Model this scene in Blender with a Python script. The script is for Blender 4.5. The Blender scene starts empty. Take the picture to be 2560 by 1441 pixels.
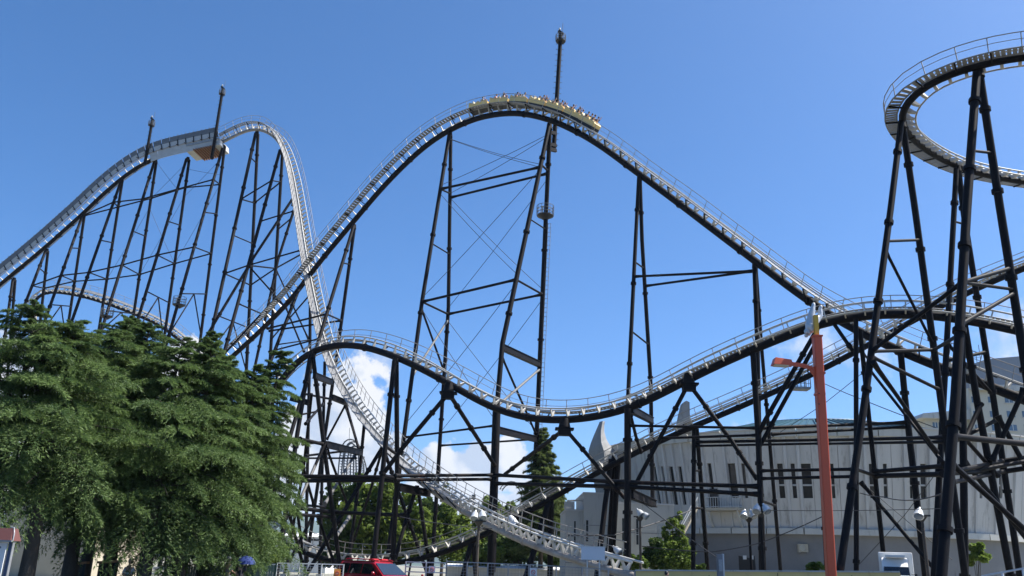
import bpy, bmesh, math, random
import numpy as np
from mathutils import Vector, Matrix

rng = random.Random(11)
nrg = np.random.default_rng(5)
D = bpy.data
SC = bpy.context.scene
COL = SC.collection
V = Vector
R_ = math.radians

# ---------------------------------------------------------------- camera
F_PX, CX, CY = 2150.0, 1280.0, 720.5          # photo is 2560 x 1441
PITCH, ROLL, EYE = math.atan(702 / 2150), R_(2.0), 1.6
fwd = V((0, math.cos(PITCH), math.sin(PITCH)))
up0 = V((0, -math.sin(PITCH), math.cos(PITCH)))
rt0 = V((1, 0, 0))
rt = rt0 * math.cos(ROLL) + up0 * math.sin(ROLL)
upv = up0 * math.cos(ROLL) - rt0 * math.sin(ROLL)
EYEV = V((0, 0, EYE))
cam_data = D.cameras.new('camera')
cam_data.sensor_width = 36
cam_data.lens = 36 * F_PX / 2560
cam_data.clip_start = 0.3
cam_data.clip_end = 60000
cam = D.objects.new('camera', cam_data)
COL.objects.link(cam)
cam.matrix_world = Matrix(((rt.x, upv.x, -fwd.x, 0), (rt.y, upv.y, -fwd.y, 0), (rt.z, upv.z, -fwd.z, EYE), (0, 0, 0, 1)))
SC.camera = cam

def W(x, y, Y):
    """world point seen at photo point x, y that lies Y metres ahead"""
    d = fwd * F_PX + rt * (x - CX) - upv * (y - CY)
    return EYEV + d * (Y / d.y)
def proj(p):
    d = V(p) - EYEV
    z = d.dot(fwd)
    return CX + F_PX * d.dot(rt) / z, CY - F_PX * d.dot(upv) / z
def ground(x, Y, z=0.0):
    """point at height z, Y metres ahead, in the photo column x"""
    a, b = W(x, 1000, Y), W(x, 1440, Y)
    p = a
    for _ in range(12):
        px, _y = proj(p)
        p = V((p.x + (x - px) * Y / F_PX, Y, z))
    return p
def z_at(X, Y, y):
    lo, hi = -5.0, 150.0
    for _ in range(40):
        m = (lo + hi) / 2
        if proj((X, Y, m))[1] > y: lo = m
        else: hi = m
    return lo

# ---------------------------------------------------------------- light
SUN_EL, SUN_AZ = R_(54), R_(84)        # azimuth from straight ahead (+Y) towards the right (+X)
sun_dir = V((math.cos(SUN_EL) * math.sin(SUN_AZ), math.cos(SUN_EL) * math.cos(SUN_AZ), math.sin(SUN_EL)))
sun_data = D.lights.new('sun', 'SUN')
sun_data.energy = 4.6
sun_data.angle = R_(0.5)
sun_data.color = (1.0, 0.955, 0.88)
sun = D.objects.new('sun', sun_data)
COL.objects.link(sun)
sun.rotation_euler = (-sun_dir).to_track_quat('-Z', 'Y').to_euler()
sun.location = (60, 20, 120)

world = D.worlds.new('World')
SC.world = world
world.use_nodes = True
wn = world.node_tree.nodes
wl = world.node_tree.links
wn.clear()
def wnode(t, **kw):
    n = wn.new(t)
    for k, v in kw.items(): setattr(n, k, v)
    return n
def wm(op, a, b=None, clamp=False):
    n = wnode('ShaderNodeMath', operation=op, use_clamp=clamp)
    for i, s in enumerate((a, b)):
        if s is None: continue
        if isinstance(s, (int, float)): n.inputs[i].default_value = s
        else: wl.new(s, n.inputs[i])
    return n.outputs[0]
sky = wnode('ShaderNodeTexSky', sky_type='NISHITA')
sky.sun_disc = False
sky.sun_elevation = SUN_EL
sky.sun_rotation = SUN_AZ
sky.altitude = 850
sky.air_density = 0.7
sky.dust_density = 2.6
sky.ozone_density = 7.0
SKY_STRENGTH = 0.110
EXPO = 1.08
tc = wnode('ShaderNodeTexCoord')
dirv = tc.outputs['Generated']
def blob(x, y, wx, wy):
    """a soft cloud region round the direction in which the photo shows a cloud"""
    c = (W(x, y, 1000) - EYEV).normalized()
    s = wnode('ShaderNodeVectorMath', operation='SUBTRACT')
    wl.new(dirv, s.inputs[0]); s.inputs[1].default_value = c
    m = wnode('ShaderNodeVectorMath', operation='MULTIPLY')
    wl.new(s.outputs[0], m.inputs[0]); m.inputs[1].default_value = (F_PX / wx, F_PX / wx, F_PX / wy)
    l = wnode('ShaderNodeVectorMath', operation='LENGTH')
    wl.new(m.outputs[0], l.inputs[0])
    return wm('SUBTRACT', 1.0, l.outputs['Value'])
def noise(scale, detail, rough, off=0.0):
    mp = wnode('ShaderNodeMapping')
    mp.inputs['Location'].default_value = (off, off * .7, off * 1.3)
    wl.new(dirv, mp.inputs[0])
    n = wnode('ShaderNodeTexNoise')
    n.inputs['Scale'].default_value = scale
    n.inputs['Detail'].default_value = detail
    n.inputs['Roughness'].default_value = rough
    wl.new(mp.outputs[0], n.inputs['Vector'])
    return n.outputs[0]
thick = None
for b in ((845, 1075, 170, 185), (790, 1190, 200, 150), (920, 1150, 110, 150), (900, 1010, 70, 90), (1215, 1175, 190, 95), (1290, 1140, 80, 70), (1120, 1215, 130, 70), (470, 900, 70, 60),
          (700, 1230, 200, 70), (1200, 1260, 260, 50), (1440, 1330, 300, 60), (300, 960, 160, 90), (-150, 1000, 300, 180), (2950, 1050, 260, 160), (3400, 1250, 500, 120), (-700, 1150, 500, 140)):
    v = blob(*b)
    thick = v if thick is None else wm('MAXIMUM', thick, v)
thin = None
for b in ((955, 905, 75, 50), (2045, 860, 120, 75), (2500, 830, 120, 110), (2560, 880, 160, 110), (2200, 900, 110, 70), (1890, 1080, 120, 40)):
    v = blob(*b)
    thin = v if thin is None else wm('MAXIMUM', thin, v)
fb = noise(17.0, 10.0, 0.60)
fb2 = noise(26.0, 8.0, 0.62, 3.1)
a1 = wm('ADD', wm('MULTIPLY', thick, 1.1), wm('MULTIPLY', wm('SUBTRACT', fb, 0.5), 2.4))
m1 = wm('MULTIPLY', wm('SUBTRACT', a1, 0.16), 6.5, True)
a2 = wm('ADD', wm('MULTIPLY', thin, 0.9), wm('MULTIPLY', wm('SUBTRACT', fb2, 0.5), 2.6))
m2 = wm('MULTIPLY', wm('SUBTRACT', a2, 0.25), 1.3, True); m2 = wm('MULTIPLY', m2, 0.75)
mask = wm('MAXIMUM', wm('MINIMUM', m1, 1.0), m2)
# cloud tone: bright tops, greyer folds, from the cloud's own relief
# self-shading of the billows: relief compared with the relief a little way towards the sun
rel = noise(15.0, 6.0, 0.52)
rel2 = noise(15.0, 6.0, 0.52, -0.016)
tone = wm('ADD', wm('MULTIPLY', wm('SUBTRACT', rel, rel2), 6.0), wm('ADD', 0.66, wm('MULTIPLY', wm('SUBTRACT', rel, 0.5), 0.9)))
ccol = wnode('ShaderNodeMix', data_type='RGBA')
ccol.inputs['A'].default_value = (0.60, 0.69, 0.84, 1)
ccol.inputs['B'].default_value = (1.0, 1.0, 1.0, 1)
wl.new(wm('MULTIPLY', tone, 1.0, True), ccol.inputs['Factor'])
bg1 = wnode('ShaderNodeBackground'); bg1.inputs['Strength'].default_value = SKY_STRENGTH
bg2 = wnode('ShaderNodeBackground'); bg2.inputs['Strength'].default_value = 1.0 / 2 ** EXPO
hsv = wnode('ShaderNodeHueSaturation'); hsv.inputs['Saturation'].default_value = 1.20
wl.new(sky.outputs[0], hsv.inputs['Color'])
tint = wnode('ShaderNodeMix', data_type='RGBA', blend_type='MULTIPLY'); tint.inputs['Factor'].default_value = 1.0
tint.inputs['B'].default_value = (0.985, 1.025, 0.985, 1)
wl.new(hsv.outputs[0], tint.inputs['A']); wl.new(tint.outputs['Result'], bg1.inputs['Color'])
wl.new(ccol.outputs['Result'], bg2.inputs['Color'])
mixw = wnode('ShaderNodeMixShader')
wl.new(mask, mixw.inputs[0]); wl.new(bg1.outputs[0], mixw.inputs[1]); wl.new(bg2.outputs[0], mixw.inputs[2])
wout = wnode('ShaderNodeOutputWorld')
wl.new(mixw.outputs[0], wout.inputs['Surface'])

SC.view_settings.view_transform = 'Standard'
SC.view_settings.look = 'None'
SC.view_settings.exposure = EXPO
SC.view_settings.gamma = 1.0
SC.view_settings.use_curve_mapping = False
SC.render.engine = 'CYCLES'
SC.cycles.max_bounces = 5
SC.cycles.diffuse_bounces = 3
SC.cycles.transparent_max_bounces = 8
SC.cycles.caustics_reflective = False
SC.cycles.caustics_refractive = False

# ---------------------------------------------------------------- materials
def mat(name, col, rough=0.6, metal=0.0, col2=None, scale=3.0, amount=0.5, bump=0.0, bump_scale=20.0, spec=0.5, trans=0.0, stretch=None, col3=None, scale3=1.0, lo3=0.55, hi3=0.75):
    m = D.materials.new(name)
    m.use_nodes = True
    nt = m.node_tree; n = nt.nodes; l = nt.links
    b = n['Principled BSDF']
    b.inputs['Base Color'].default_value = (*col, 1)
    b.inputs['Roughness'].default_value = rough
    b.inputs['Metallic'].default_value = metal
    b.inputs['Specular IOR Level'].default_value = spec
    co = n.new('ShaderNodeTexCoord')
    mp = n.new('ShaderNodeMapping')
    l.new(co.outputs['Object'], mp.inputs[0])
    if stretch: mp.inputs['Scale'].default_value = stretch
    src = None
    if col2 is not None:
        t = n.new('ShaderNodeTexNoise')
        t.inputs['Scale'].default_value = scale; t.inputs['Detail'].default_value = 6; t.inputs['Roughness'].default_value = 0.62
        l.new(mp.outputs[0], t.inputs['Vector'])
        r = n.new('ShaderNodeMapRange')
        r.inputs['From Min'].default_value = 0.5 - 0.28 * (1.2 - amount); r.inputs['From Max'].default_value = 0.5 + 0.4 * (1.2 - amount)
        l.new(t.outputs[0], r.inputs['Value'])
        mx = n.new('ShaderNodeMix'); mx.data_type = 'RGBA'
        mx.inputs['A'].default_value = (*col, 1); mx.inputs['B'].default_value = (*col2, 1)
        l.new(r.outputs[0], mx.inputs['Factor'])
        src = mx.outputs['Result']
        if col3 is not None:
            t3 = n.new('ShaderNodeTexNoise')
            t3.inputs['Scale'].default_value = scale3; t3.inputs['Detail'].default_value = 8; t3.inputs['Roughness'].default_value = 0.7
            l.new(mp.outputs[0], t3.inputs['Vector'])
            r3 = n.new('ShaderNodeMapRange'); r3.inputs['From Min'].default_value = lo3; r3.inputs['From Max'].default_value = hi3
            l.new(t3.outputs[0], r3.inputs['Value'])
            mx3 = n.new('ShaderNodeMix'); mx3.data_type = 'RGBA'
            mx3.inputs['B'].default_value = (*col3, 1)
            l.new(src, mx3.inputs['A']); l.new(r3.outputs[0], mx3.inputs['Factor'])
            src = mx3.outputs['Result']
        l.new(src, b.inputs['Base Color'])
    if bump:
        t2 = n.new('ShaderNodeTexNoise'); t2.inputs['Scale'].default_value = bump_scale; t2.inputs['Detail'].default_value = 5
        l.new(co.outputs['Object'], t2.inputs['Vector'])
        bp = n.new('ShaderNodeBump'); bp.inputs['Strength'].default_value = bump; bp.inputs['Distance'].default_value = 0.05
        l.new(t2.outputs[0], bp.inputs['Height']); l.new(bp.outputs[0], b.inputs['Normal'])
    if trans: b.inputs['Transmission Weight'].default_value = trans
    return m

def leaf_mat(name, dark, light, trans=0.35, rough=0.55):
    """leaf colour from the leaf's own tone (young tips paler), light shining through"""
    m = D.materials.new(name); m.use_nodes = True
    nt = m.node_tree; n = nt.nodes; l = nt.links
    b = n['Principled BSDF']; out = n['Material Output']
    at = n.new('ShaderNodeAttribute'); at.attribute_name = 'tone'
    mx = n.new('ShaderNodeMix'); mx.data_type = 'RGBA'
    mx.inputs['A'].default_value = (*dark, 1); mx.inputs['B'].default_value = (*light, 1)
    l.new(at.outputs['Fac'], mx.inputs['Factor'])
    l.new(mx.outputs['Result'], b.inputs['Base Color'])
    b.inputs['Roughness'].default_value = rough; b.inputs['Specular IOR Level'].default_value = 0.3
    tr = n.new('ShaderNodeBsdfTranslucent'); l.new(mx.outputs['Result'], tr.inputs['Color'])
    ms = n.new('ShaderNodeMixShader'); ms.inputs[0].default_value = trans
    l.new(b.outputs[0], ms.inputs[1]); l.new(tr.outputs[0], ms.inputs[2]); l.new(ms.outputs[0], out.inputs['Surface'])
    return m

M = {}
M['black'] = mat('black_steel_paint', (0.0075, 0.0075, 0.0095), 0.58, 0.0, (0.013, 0.011, 0.011), 0.9, 0.6, spec=0.09, col3=(0.05, 0.022, 0.013), scale3=0.7, lo3=0.60, hi3=0.78)
M['rail'] = mat('white_rail_paint', (0.47, 0.455, 0.41), 0.45, 0.0, (0.33, 0.29, 0.23), 1.3, 0.5, col3=(0.25, 0.15, 0.08), scale3=1.1, lo3=0.62, hi3=0.8)
M['tie'] = mat('white_tie_paint', (0.56, 0.545, 0.51), 0.5, 0.0, (0.40, 0.37, 0.32), 3.0, 0.4)
M['white_steel'] = mat('white_steel_paint', (0.64, 0.64, 0.62), 0.45, 0.0, (0.42, 0.40, 0.36), 1.0, 0.5)
M['galv'] = mat('galvanised_steel', (0.34, 0.35, 0.36), 0.5, 0.35, (0.22, 0.22, 0.22), 4, 0.5)
M['grating'] = mat('walkway_grating', (0.30, 0.31, 0.32), 0.6, 0.2, (0.2, 0.19, 0.18), 2, 0.5)
M['handrail'] = mat('weathered_handrail', (0.36, 0.35, 0.33), 0.5, 0.2, (0.22, 0.17, 0.13), 1.5, 0.5)
M['panel'] = mat('pale_side_panel', (0.47, 0.48, 0.48), 0.6, 0.0, (0.36, 0.36, 0.35), 1.2, 0.5)
M['screen'] = mat('grey_mesh_screen', (0.17, 0.18, 0.19), 0.6, 0.2, (0.12, 0.12, 0.125), 2.0, 0.4)
M['rust'] = mat('rusty_slat', (0.15, 0.065, 0.032), 0.8, 0.0, (0.22, 0.11, 0.055), 5, 0.5)
M['wire'] = mat('dark_cable', (0.03, 0.03, 0.033), 0.6)
M['yellow'] = mat('pale_gold_paint', (0.86, 0.62, 0.22), 0.4, 0.0, (0.74, 0.52, 0.2), 2.0, 0.4)
M['seat'] = mat('cream_seat', (0.62, 0.58, 0.46), 0.5)
M['restraint'] = mat('amber_lap_bar', (0.62, 0.33, 0.08), 0.4)
M['dark'] = mat('dark_machinery', (0.018, 0.018, 0.02), 0.6)
M['greypaint'] = mat('grey_brace_paint', (0.15, 0.145, 0.14), 0.6, 0.0, (0.10, 0.095, 0.09), 1.5, 0.5)
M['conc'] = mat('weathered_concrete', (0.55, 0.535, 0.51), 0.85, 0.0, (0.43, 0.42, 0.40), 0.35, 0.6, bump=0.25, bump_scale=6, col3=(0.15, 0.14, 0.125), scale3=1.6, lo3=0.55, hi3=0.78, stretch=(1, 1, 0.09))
M['fin'] = mat('stained_grey_fin', (0.30, 0.30, 0.295), 0.85, 0.0, (0.22, 0.22, 0.215), 0.7, 0.6, bump=0.25, bump_scale=5, col3=(0.10, 0.095, 0.085), scale3=1.3, lo3=0.55, hi3=0.75, stretch=(1, 1, 0.25))
M['conc2'] = mat('pale_annex_concrete', (0.50, 0.50, 0.47), 0.85, 0.0, (0.41, 0.41, 0.39), 0.35, 0.6, bump=0.2, bump_scale=6, col3=(0.2, 0.185, 0.16), scale3=1.4, lo3=0.57, hi3=0.82, stretch=(1, 1, 0.12))
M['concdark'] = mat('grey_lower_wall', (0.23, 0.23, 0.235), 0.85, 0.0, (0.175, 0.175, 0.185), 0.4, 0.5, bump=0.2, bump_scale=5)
M['rib'] = mat('rib_concrete', (0.54, 0.535, 0.52), 0.85, 0.0, (0.42, 0.41, 0.40), 0.5, 0.6, stretch=(1, 1, 0.3))
M['teal'] = mat('teal_sheet_roof', (0.018, 0.085, 0.115), 0.5, 0.0, (0.015, 0.06, 0.085), 1.0, 0.5)
M['glass'] = mat('dark_window_glass', (0.018, 0.020, 0.023), 0.18, 0.0, (0.04, 0.042, 0.045), 0.7, 0.5, spec=0.3)
M['skyglass'] = mat('window_glass', (0.10, 0.14, 0.19), 0.1, 0.0, spec=0.8)
M['orange'] = mat('orange_lamp_paint', (0.64, 0.092, 0.028), 0.45, 0.0, (0.52, 0.085, 0.03), 1.2, 0.5, col3=(0.40, 0.13, 0.06), scale3=2.5, lo3=0.64, hi3=0.85)
M['amber'] = mat('yellow_pole_paint', (0.62, 0.36, 0.03), 0.45)
M['silver'] = mat('silver_paint', (0.62, 0.64, 0.65), 0.38, 0.25, (0.48, 0.50, 0.51), 6, 0.5, bump=0.3, bump_scale=14)
M['lens'] = mat('lamp_lens', (0.65, 0.60, 0.42), 0.3)
M['red'] = mat('red_car_paint', (0.32, 0.008, 0.018), 0.22, 0.0, spec=0.6)
M['redlamp'] = mat('red_beacon_plastic', (0.40, 0.01, 0.015), 0.25)
M['carglass'] = mat('car_window_glass', (0.012, 0.014, 0.017), 0.06, 0.0, spec=0.8)
M['windscreen'] = mat('windscreen_glass', (0.02, 0.032, 0.05), 0.06, 0.0, spec=0.7)
M['chrome'] = mat('chrome', (0.7, 0.7, 0.7), 0.15, 1.0)
M['rubber'] = mat('tyre_rubber', (0.02, 0.02, 0.02), 0.8)
M['whitecar'] = mat('white_truck_paint', (0.74, 0.74, 0.72), 0.35, 0.0, (0.66, 0.66, 0.63), 1.2, 0.4)
M['cream'] = mat('cream_wall', (0.46, 0.41, 0.32), 0.85, 0.0, (0.36, 0.32, 0.25), 0.5, 0.5)
M['yellowwall'] = mat('yellow_garden_wall', (0.84, 0.62, 0.24), 0.85, 0.0, (0.72, 0.53, 0.23), 0.8, 0.6, col3=(0.22, 0.18, 0.1), scale3=0.9, lo3=0.62, hi3=0.8)
M['fence'] = mat('white_fence_paint', (0.60, 0.61, 0.60), 0.5, 0.1, (0.45, 0.45, 0.43), 3, 0.5)
M['greenfence'] = mat('dark_green_fence_paint', (0.03, 0.10, 0.075), 0.5)
M['greenpanel'] = mat('pale_green_fence_panel', (0.22, 0.30, 0.27), 0.6, 0.0, (0.16, 0.24, 0.21), 2, 0.5)
M['sign'] = mat('pale_sign_board', (0.60, 0.63, 0.66), 0.5)
M['paper'] = mat('white_notice', (0.75, 0.74, 0.72), 0.7)
M['noticered'] = mat('red_notice_print', (0.55, 0.07, 0.06), 0.6)
M['noticeorange'] = mat('orange_notice', (0.66, 0.26, 0.04), 0.6)
M['bark'] = mat('dark_bark', (0.055, 0.042, 0.032), 0.9, 0.0, (0.09, 0.075, 0.06), 4, 0.6, bump=0.8, bump_scale=12, stretch=(1, 1, 0.25))
M['asphalt'] = mat('asphalt', (0.055, 0.055, 0.057), 0.9, 0.0, (0.075, 0.074, 0.072), 0.6, 0.5, bump=0.2, bump_scale=60)
M['soil'] = mat('pale_gravel_and_soil', (0.27, 0.255, 0.21), 0.95, 0.0, (0.20, 0.20, 0.14), 0.25, 0.5, bump=0.4, bump_scale=4)  # kept pale so the ground bounces sunlight up onto shaded walls
M['mount'] = mat('wooded_mountain', (0.035, 0.06, 0.03), 0.95, 0.0, (0.05, 0.075, 0.035), 0.004, 0.5)
M['brown'] = mat('brown_board_roof', (0.14, 0.055, 0.045), 0.5)
M['bluepost'] = mat('dark_blue_post', (0.02, 0.045, 0.11), 0.4)
M['hotel'] = mat('beige_hotel_wall', (0.55, 0.52, 0.43), 0.85, 0.0, (0.48, 0.45, 0.38), 0.2, 0.5)
M['hotelroof'] = mat('grey_hotel_roof', (0.23, 0.25, 0.28), 0.6, 0.0, (0.20, 0.22, 0.25), 0.2, 0.5)
M['whiteroof'] = mat('white_roof_sheet', (0.76, 0.76, 0.77), 0.6)
M['greysteel'] = mat('grey_lattice_steel', (0.10, 0.105, 0.11), 0.6)
M['skin'] = mat('skin', (0.50, 0.31, 0.22), 0.55)
M['hair'] = mat('black_hair', (0.012, 0.010, 0.010), 0.5)
M['cloth_white'] = mat('white_cloth', (0.72, 0.72, 0.72), 0.85)
M['cloth_dark'] = mat('dark_cloth', (0.018, 0.019, 0.026), 0.85)
M['cloth_grey'] = mat('grey_cloth', (0.22, 0.22, 0.24), 0.85)
M['cloth_red'] = mat('rose_cloth', (0.42, 0.12, 0.12), 0.85)
M['cloth_blue'] = mat('blue_cloth', (0.008, 0.028, 0.15), 0.8)
M['sunpatch_tone'] = mat('painted_sunpatch', (0.42, 0.19, 0.08), 0.8, 0.0, (0.5, 0.27, 0.13), 5, 0.5)  # orange-brown tone stands in for sunlit patches of ground and wall
M['cedar'] = leaf_mat('cedar_needles', (0.038, 0.078, 0.026), (0.20, 0.29, 0.085), 0.4)
M['leafa'] = leaf_mat('broad_leaves', (0.07, 0.12, 0.024), (0.23, 0.30, 0.055), 0.48)
M['leafb'] = leaf_mat('dark_broad_leaves', (0.045, 0.085, 0.02), (0.13, 0.19, 0.04), 0.4)
M['leafc'] = leaf_mat('conifer_needles', (0.06, 0.10, 0.035), (0.22, 0.27, 0.08), 0.45)
M['vine'] = leaf_mat('vine_leaves', (0.06, 0.11, 0.02), (0.32, 0.42, 0.09), 0.5)

# ---------------------------------------------------------------- mesh helper
OFF = {}
class MB:
    def __init__(s): s.v = []; s.f = []; s.mi = []; s.sm = []
    def add(s, vs, fs, mi=0, smooth=False):
        k = len(s.v)
        s.v += [tuple(p) for p in vs]
        for f in fs:
            s.f.append(tuple(i + k for i in f)); s.mi.append(mi); s.sm.append(smooth)
    def path(s, pts, r, n=8, caps=True, mi=0, closed=False):
        pts = [V(p) for p in pts]
        rs = r if isinstance(r, (list, tuple)) else [r] * len(pts)
        k = len(pts); T = []
        for i in range(k):
            a = pts[i - 1] if (i or closed) else pts[0]
            b = pts[(i + 1) % k] if (i < k - 1 or closed) else pts[-1]
            T.append((b - a).normalized())
        u = T[0].orthogonal().normalized(); vs = []
        for i in range(k):
            u = (u - T[i] * u.dot(T[i])).normalized()
            w = T[i].cross(u)
            for j in range(n):
                a = 2 * math.pi * j / n
                vs.append(pts[i] + (u * math.cos(a) + w * math.sin(a)) * rs[i])
        fs = []
        for i in range(k if closed else k - 1):
            for j in range(n):
                i2 = (i + 1) % k
                fs.append((i * n + j, i * n + (j + 1) % n, i2 * n + (j + 1) % n, i2 * n + j))
        s.add(vs, fs, mi, True)
        if caps and not closed:
            s.add(vs[:n], [tuple(range(n))[::-1]], mi); s.add(vs[-n:], [tuple(range(n))], mi)
    def tube(s, p, q, r, r2=None, n=8, mi=0): s.path([p, q], [r, r if r2 is None else r2], n, True, mi)
    def bar(s, p, q, w, h, up=V((0, 0, 1)), mi=0):
        """rectangular bar from p to q: w across, h along up"""
        p = V(p); q = V(q); t = (q - p).normalized()
        a = t.cross(up)
        a = a.normalized() if a.length > 1e-5 else t.orthogonal().normalized()
        b = a.cross(t).normalized()
        vs = [c + a * (sx * w / 2) + b * (sz * h / 2) for c in (p, q) for sx, sz in ((-1, -1), (1, -1), (1, 1), (-1, 1))]
        s.add(vs, [(3, 2, 1, 0), (4, 5, 6, 7), (0, 1, 5, 4), (1, 2, 6, 5), (2, 3, 7, 6), (3, 0, 4, 7)], mi)
    def bx(s, x0, x1, y0, y1, z0, z1, mi=0, Mx=None):
        vs = [V((x, y, z)) for z in (z0, z1) for x, y in ((x0, y0), (x1, y0), (x1, y1), (x0, y1))]
        if Mx is not None: vs = [Mx @ p for p in vs]
        s.add(vs, [(3, 2, 1, 0), (4, 5, 6, 7), (0, 1, 5, 4), (1, 2, 6, 5), (2, 3, 7, 6), (3, 0, 4, 7)], mi)
    def hexa(s, a, b, mi=0):
        """solid between two quads a (4 points) and b (4 points)"""
        s.add(list(a) + list(b), [(3, 2, 1, 0), (4, 5, 6, 7), (0, 1, 5, 4), (1, 2, 6, 5), (2, 3, 7, 6), (3, 0, 4, 7)], mi)
    def prism(s, poly, d, mi=0):
        """polygon (3D points) extruded by vector d"""
        n = len(poly); a = [V(p) for p in poly]; b = [p + V(d) for p in a]
        s.add(a + b, [tuple(range(n))[::-1], tuple(range(n, 2 * n))] + [(i, (i + 1) % n, n + (i + 1) % n, n + i) for i in range(n)], mi)
    def loft(s, rings, caps=True, mi=0, smooth=True):
        n = len(rings[0]); vs = [p for r in rings for p in r]; fs = []
        for i in range(len(rings) - 1):
            for j in range(n): fs.append((i * n + j, i * n + (j + 1) % n, (i + 1) * n + (j + 1) % n, (i + 1) * n + j))
        s.add(vs, fs, mi, smooth)
        if caps: s.add(rings[0], [tuple(range(n))[::-1]], mi); s.add(rings[-1], [tuple(range(n))], mi)
    def ball(s, c, rx, ry=None, rz=None, nu=10, nv=6, mi=0):
        ry = rx if ry is None else ry; rz = rx if rz is None else rz
        c = V(c); rings = []
        for i in range(1, nv):
            t = math.pi * i / nv
            rings.append([c + V((rx * math.sin(t) * math.cos(2 * math.pi * j / nu), ry * math.sin(t) * math.sin(2 * math.pi * j / nu), -rz * math.cos(t))) for j in range(nu)])
        s.loft(rings, True, mi)
    def mesh(s, name, mats, off=V((0, 0, 0))):
        me = D.meshes.new(name)
        me.from_pydata([(p[0] - off.x, p[1] - off.y, p[2] - off.z) for p in s.v], [], s.f)
        for m in (mats if isinstance(mats, (list, tuple)) else [mats]): me.materials.append(m)
        me.polygons.foreach_set('material_index', s.mi)
        me.polygons.foreach_set('use_smooth', s.sm)
        bm = bmesh.new(); bm.from_mesh(me); bmesh.ops.recalc_face_normals(bm, faces=bm.faces); bm.to_mesh(me); bm.free()
        return me
    def build(s, name, mats, parent=None, kind=None, label=None):
        off = OFF[parent.name] if parent else V((0, 0, 0))
        if not parent:
            a = np.array(s.v); lo, hi = a.min(0), a.max(0)
            off = V(((lo[0] + hi[0]) / 2, (lo[1] + hi[1]) / 2, lo[2]))
        o = D.objects.new(name, s.mesh(name, mats, off)); COL.objects.link(o)
        if parent: o.parent = parent
        else: o.location = off
        OFF[o.name] = off
        if kind: o['kind'] = kind
        if label: o['label'] = label
        return o
def tag(o, label, cat, group=None):
    o['label'] = label; o['category'] = cat
    if group: o['group'] = group
    return o
def thing(name, label, cat, loc, group=None):
    o = D.objects.new(name, None); COL.objects.link(o); o.empty_display_size = 0.3
    o.location = V(loc); OFF[o.name] = V(loc)
    return tag(o, label, cat, group)
def put(name, me, mw, parent):
    """an object with shared mesh data placed by a world matrix under a thing or part"""
    o = D.objects.new(name, me); COL.objects.link(o); o.parent = parent
    o.matrix_local = Matrix.Translation(-OFF[parent.name]) @ mw
    OFF[o.name] = OFF[parent.name]
    return o
def frame(p, x, y, z):
    return Matrix(((x.x, y.x, z.x, p.x), (x.y, y.y, z.y, p.y), (x.z, y.z, z.z, p.z), (0, 0, 0, 1)))
# ================================================================ SETTING
g = MB(); g.bx(-9000, 9000, -60, 16000, -0.5, 0.0)
g.build('ground', M['soil'], kind='structure')
g = MB(); g.bx(-90, 90, -12, 52, 0.0, 0.004)
g.build('road', M['asphalt'], kind='structure')
# far wooded ridge behind the trees
def ridge(Y, base, pts, depth):
    """solid mountain: sky line through photo points, falling to the ground on both sides"""
    m = MB(); n = 120
    xs = np.linspace(pts[0][0], pts[-1][0], n)
    ys = np.interp(xs, [p[0] for p in pts], [p[1] for p in pts]) + nrg.normal(0, 1.6, n)
    rows = []
    for k, (t, f) in enumerate(((-1.0, 0.0), (-0.6, .34), (-0.3, .68), (0, 1.0), (.5, .5), (1.0, 0.0))):
        row = []
        for x, y in zip(xs, ys):
            p = W(x, y, Y)
            row.append(V((p.x, Y + t * depth, max(0.0, p.z) * f * (1 + (0 if k == 3 else nrg.normal(0, .03))) - (6 if f == 0 else 0))))
        rows.append(row)
    vs = [p for r in rows for p in r]; fs = []
    for i in range(len(rows) - 1):
        for j in range(n - 1): fs.append((i * n + j, i * n + j + 1, (i + 1) * n + j + 1, (i + 1) * n + j))
    m.add(vs, fs, 0, True)
    return m.build('mountain', M['mount'], kind='structure')
ridge(7000, 0, [(-2600, 1330), (-1500, 1250), (-700, 1290), (0, 1240), (420, 1252), (560, 1240), (640, 1236), (690, 1243), (760, 1290), (830, 1322), (1000, 1345), (1300, 1330), (1600, 1345), (2100, 1370), (2700, 1360), (3600, 1395), (5200, 1380)], 1500)
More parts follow.
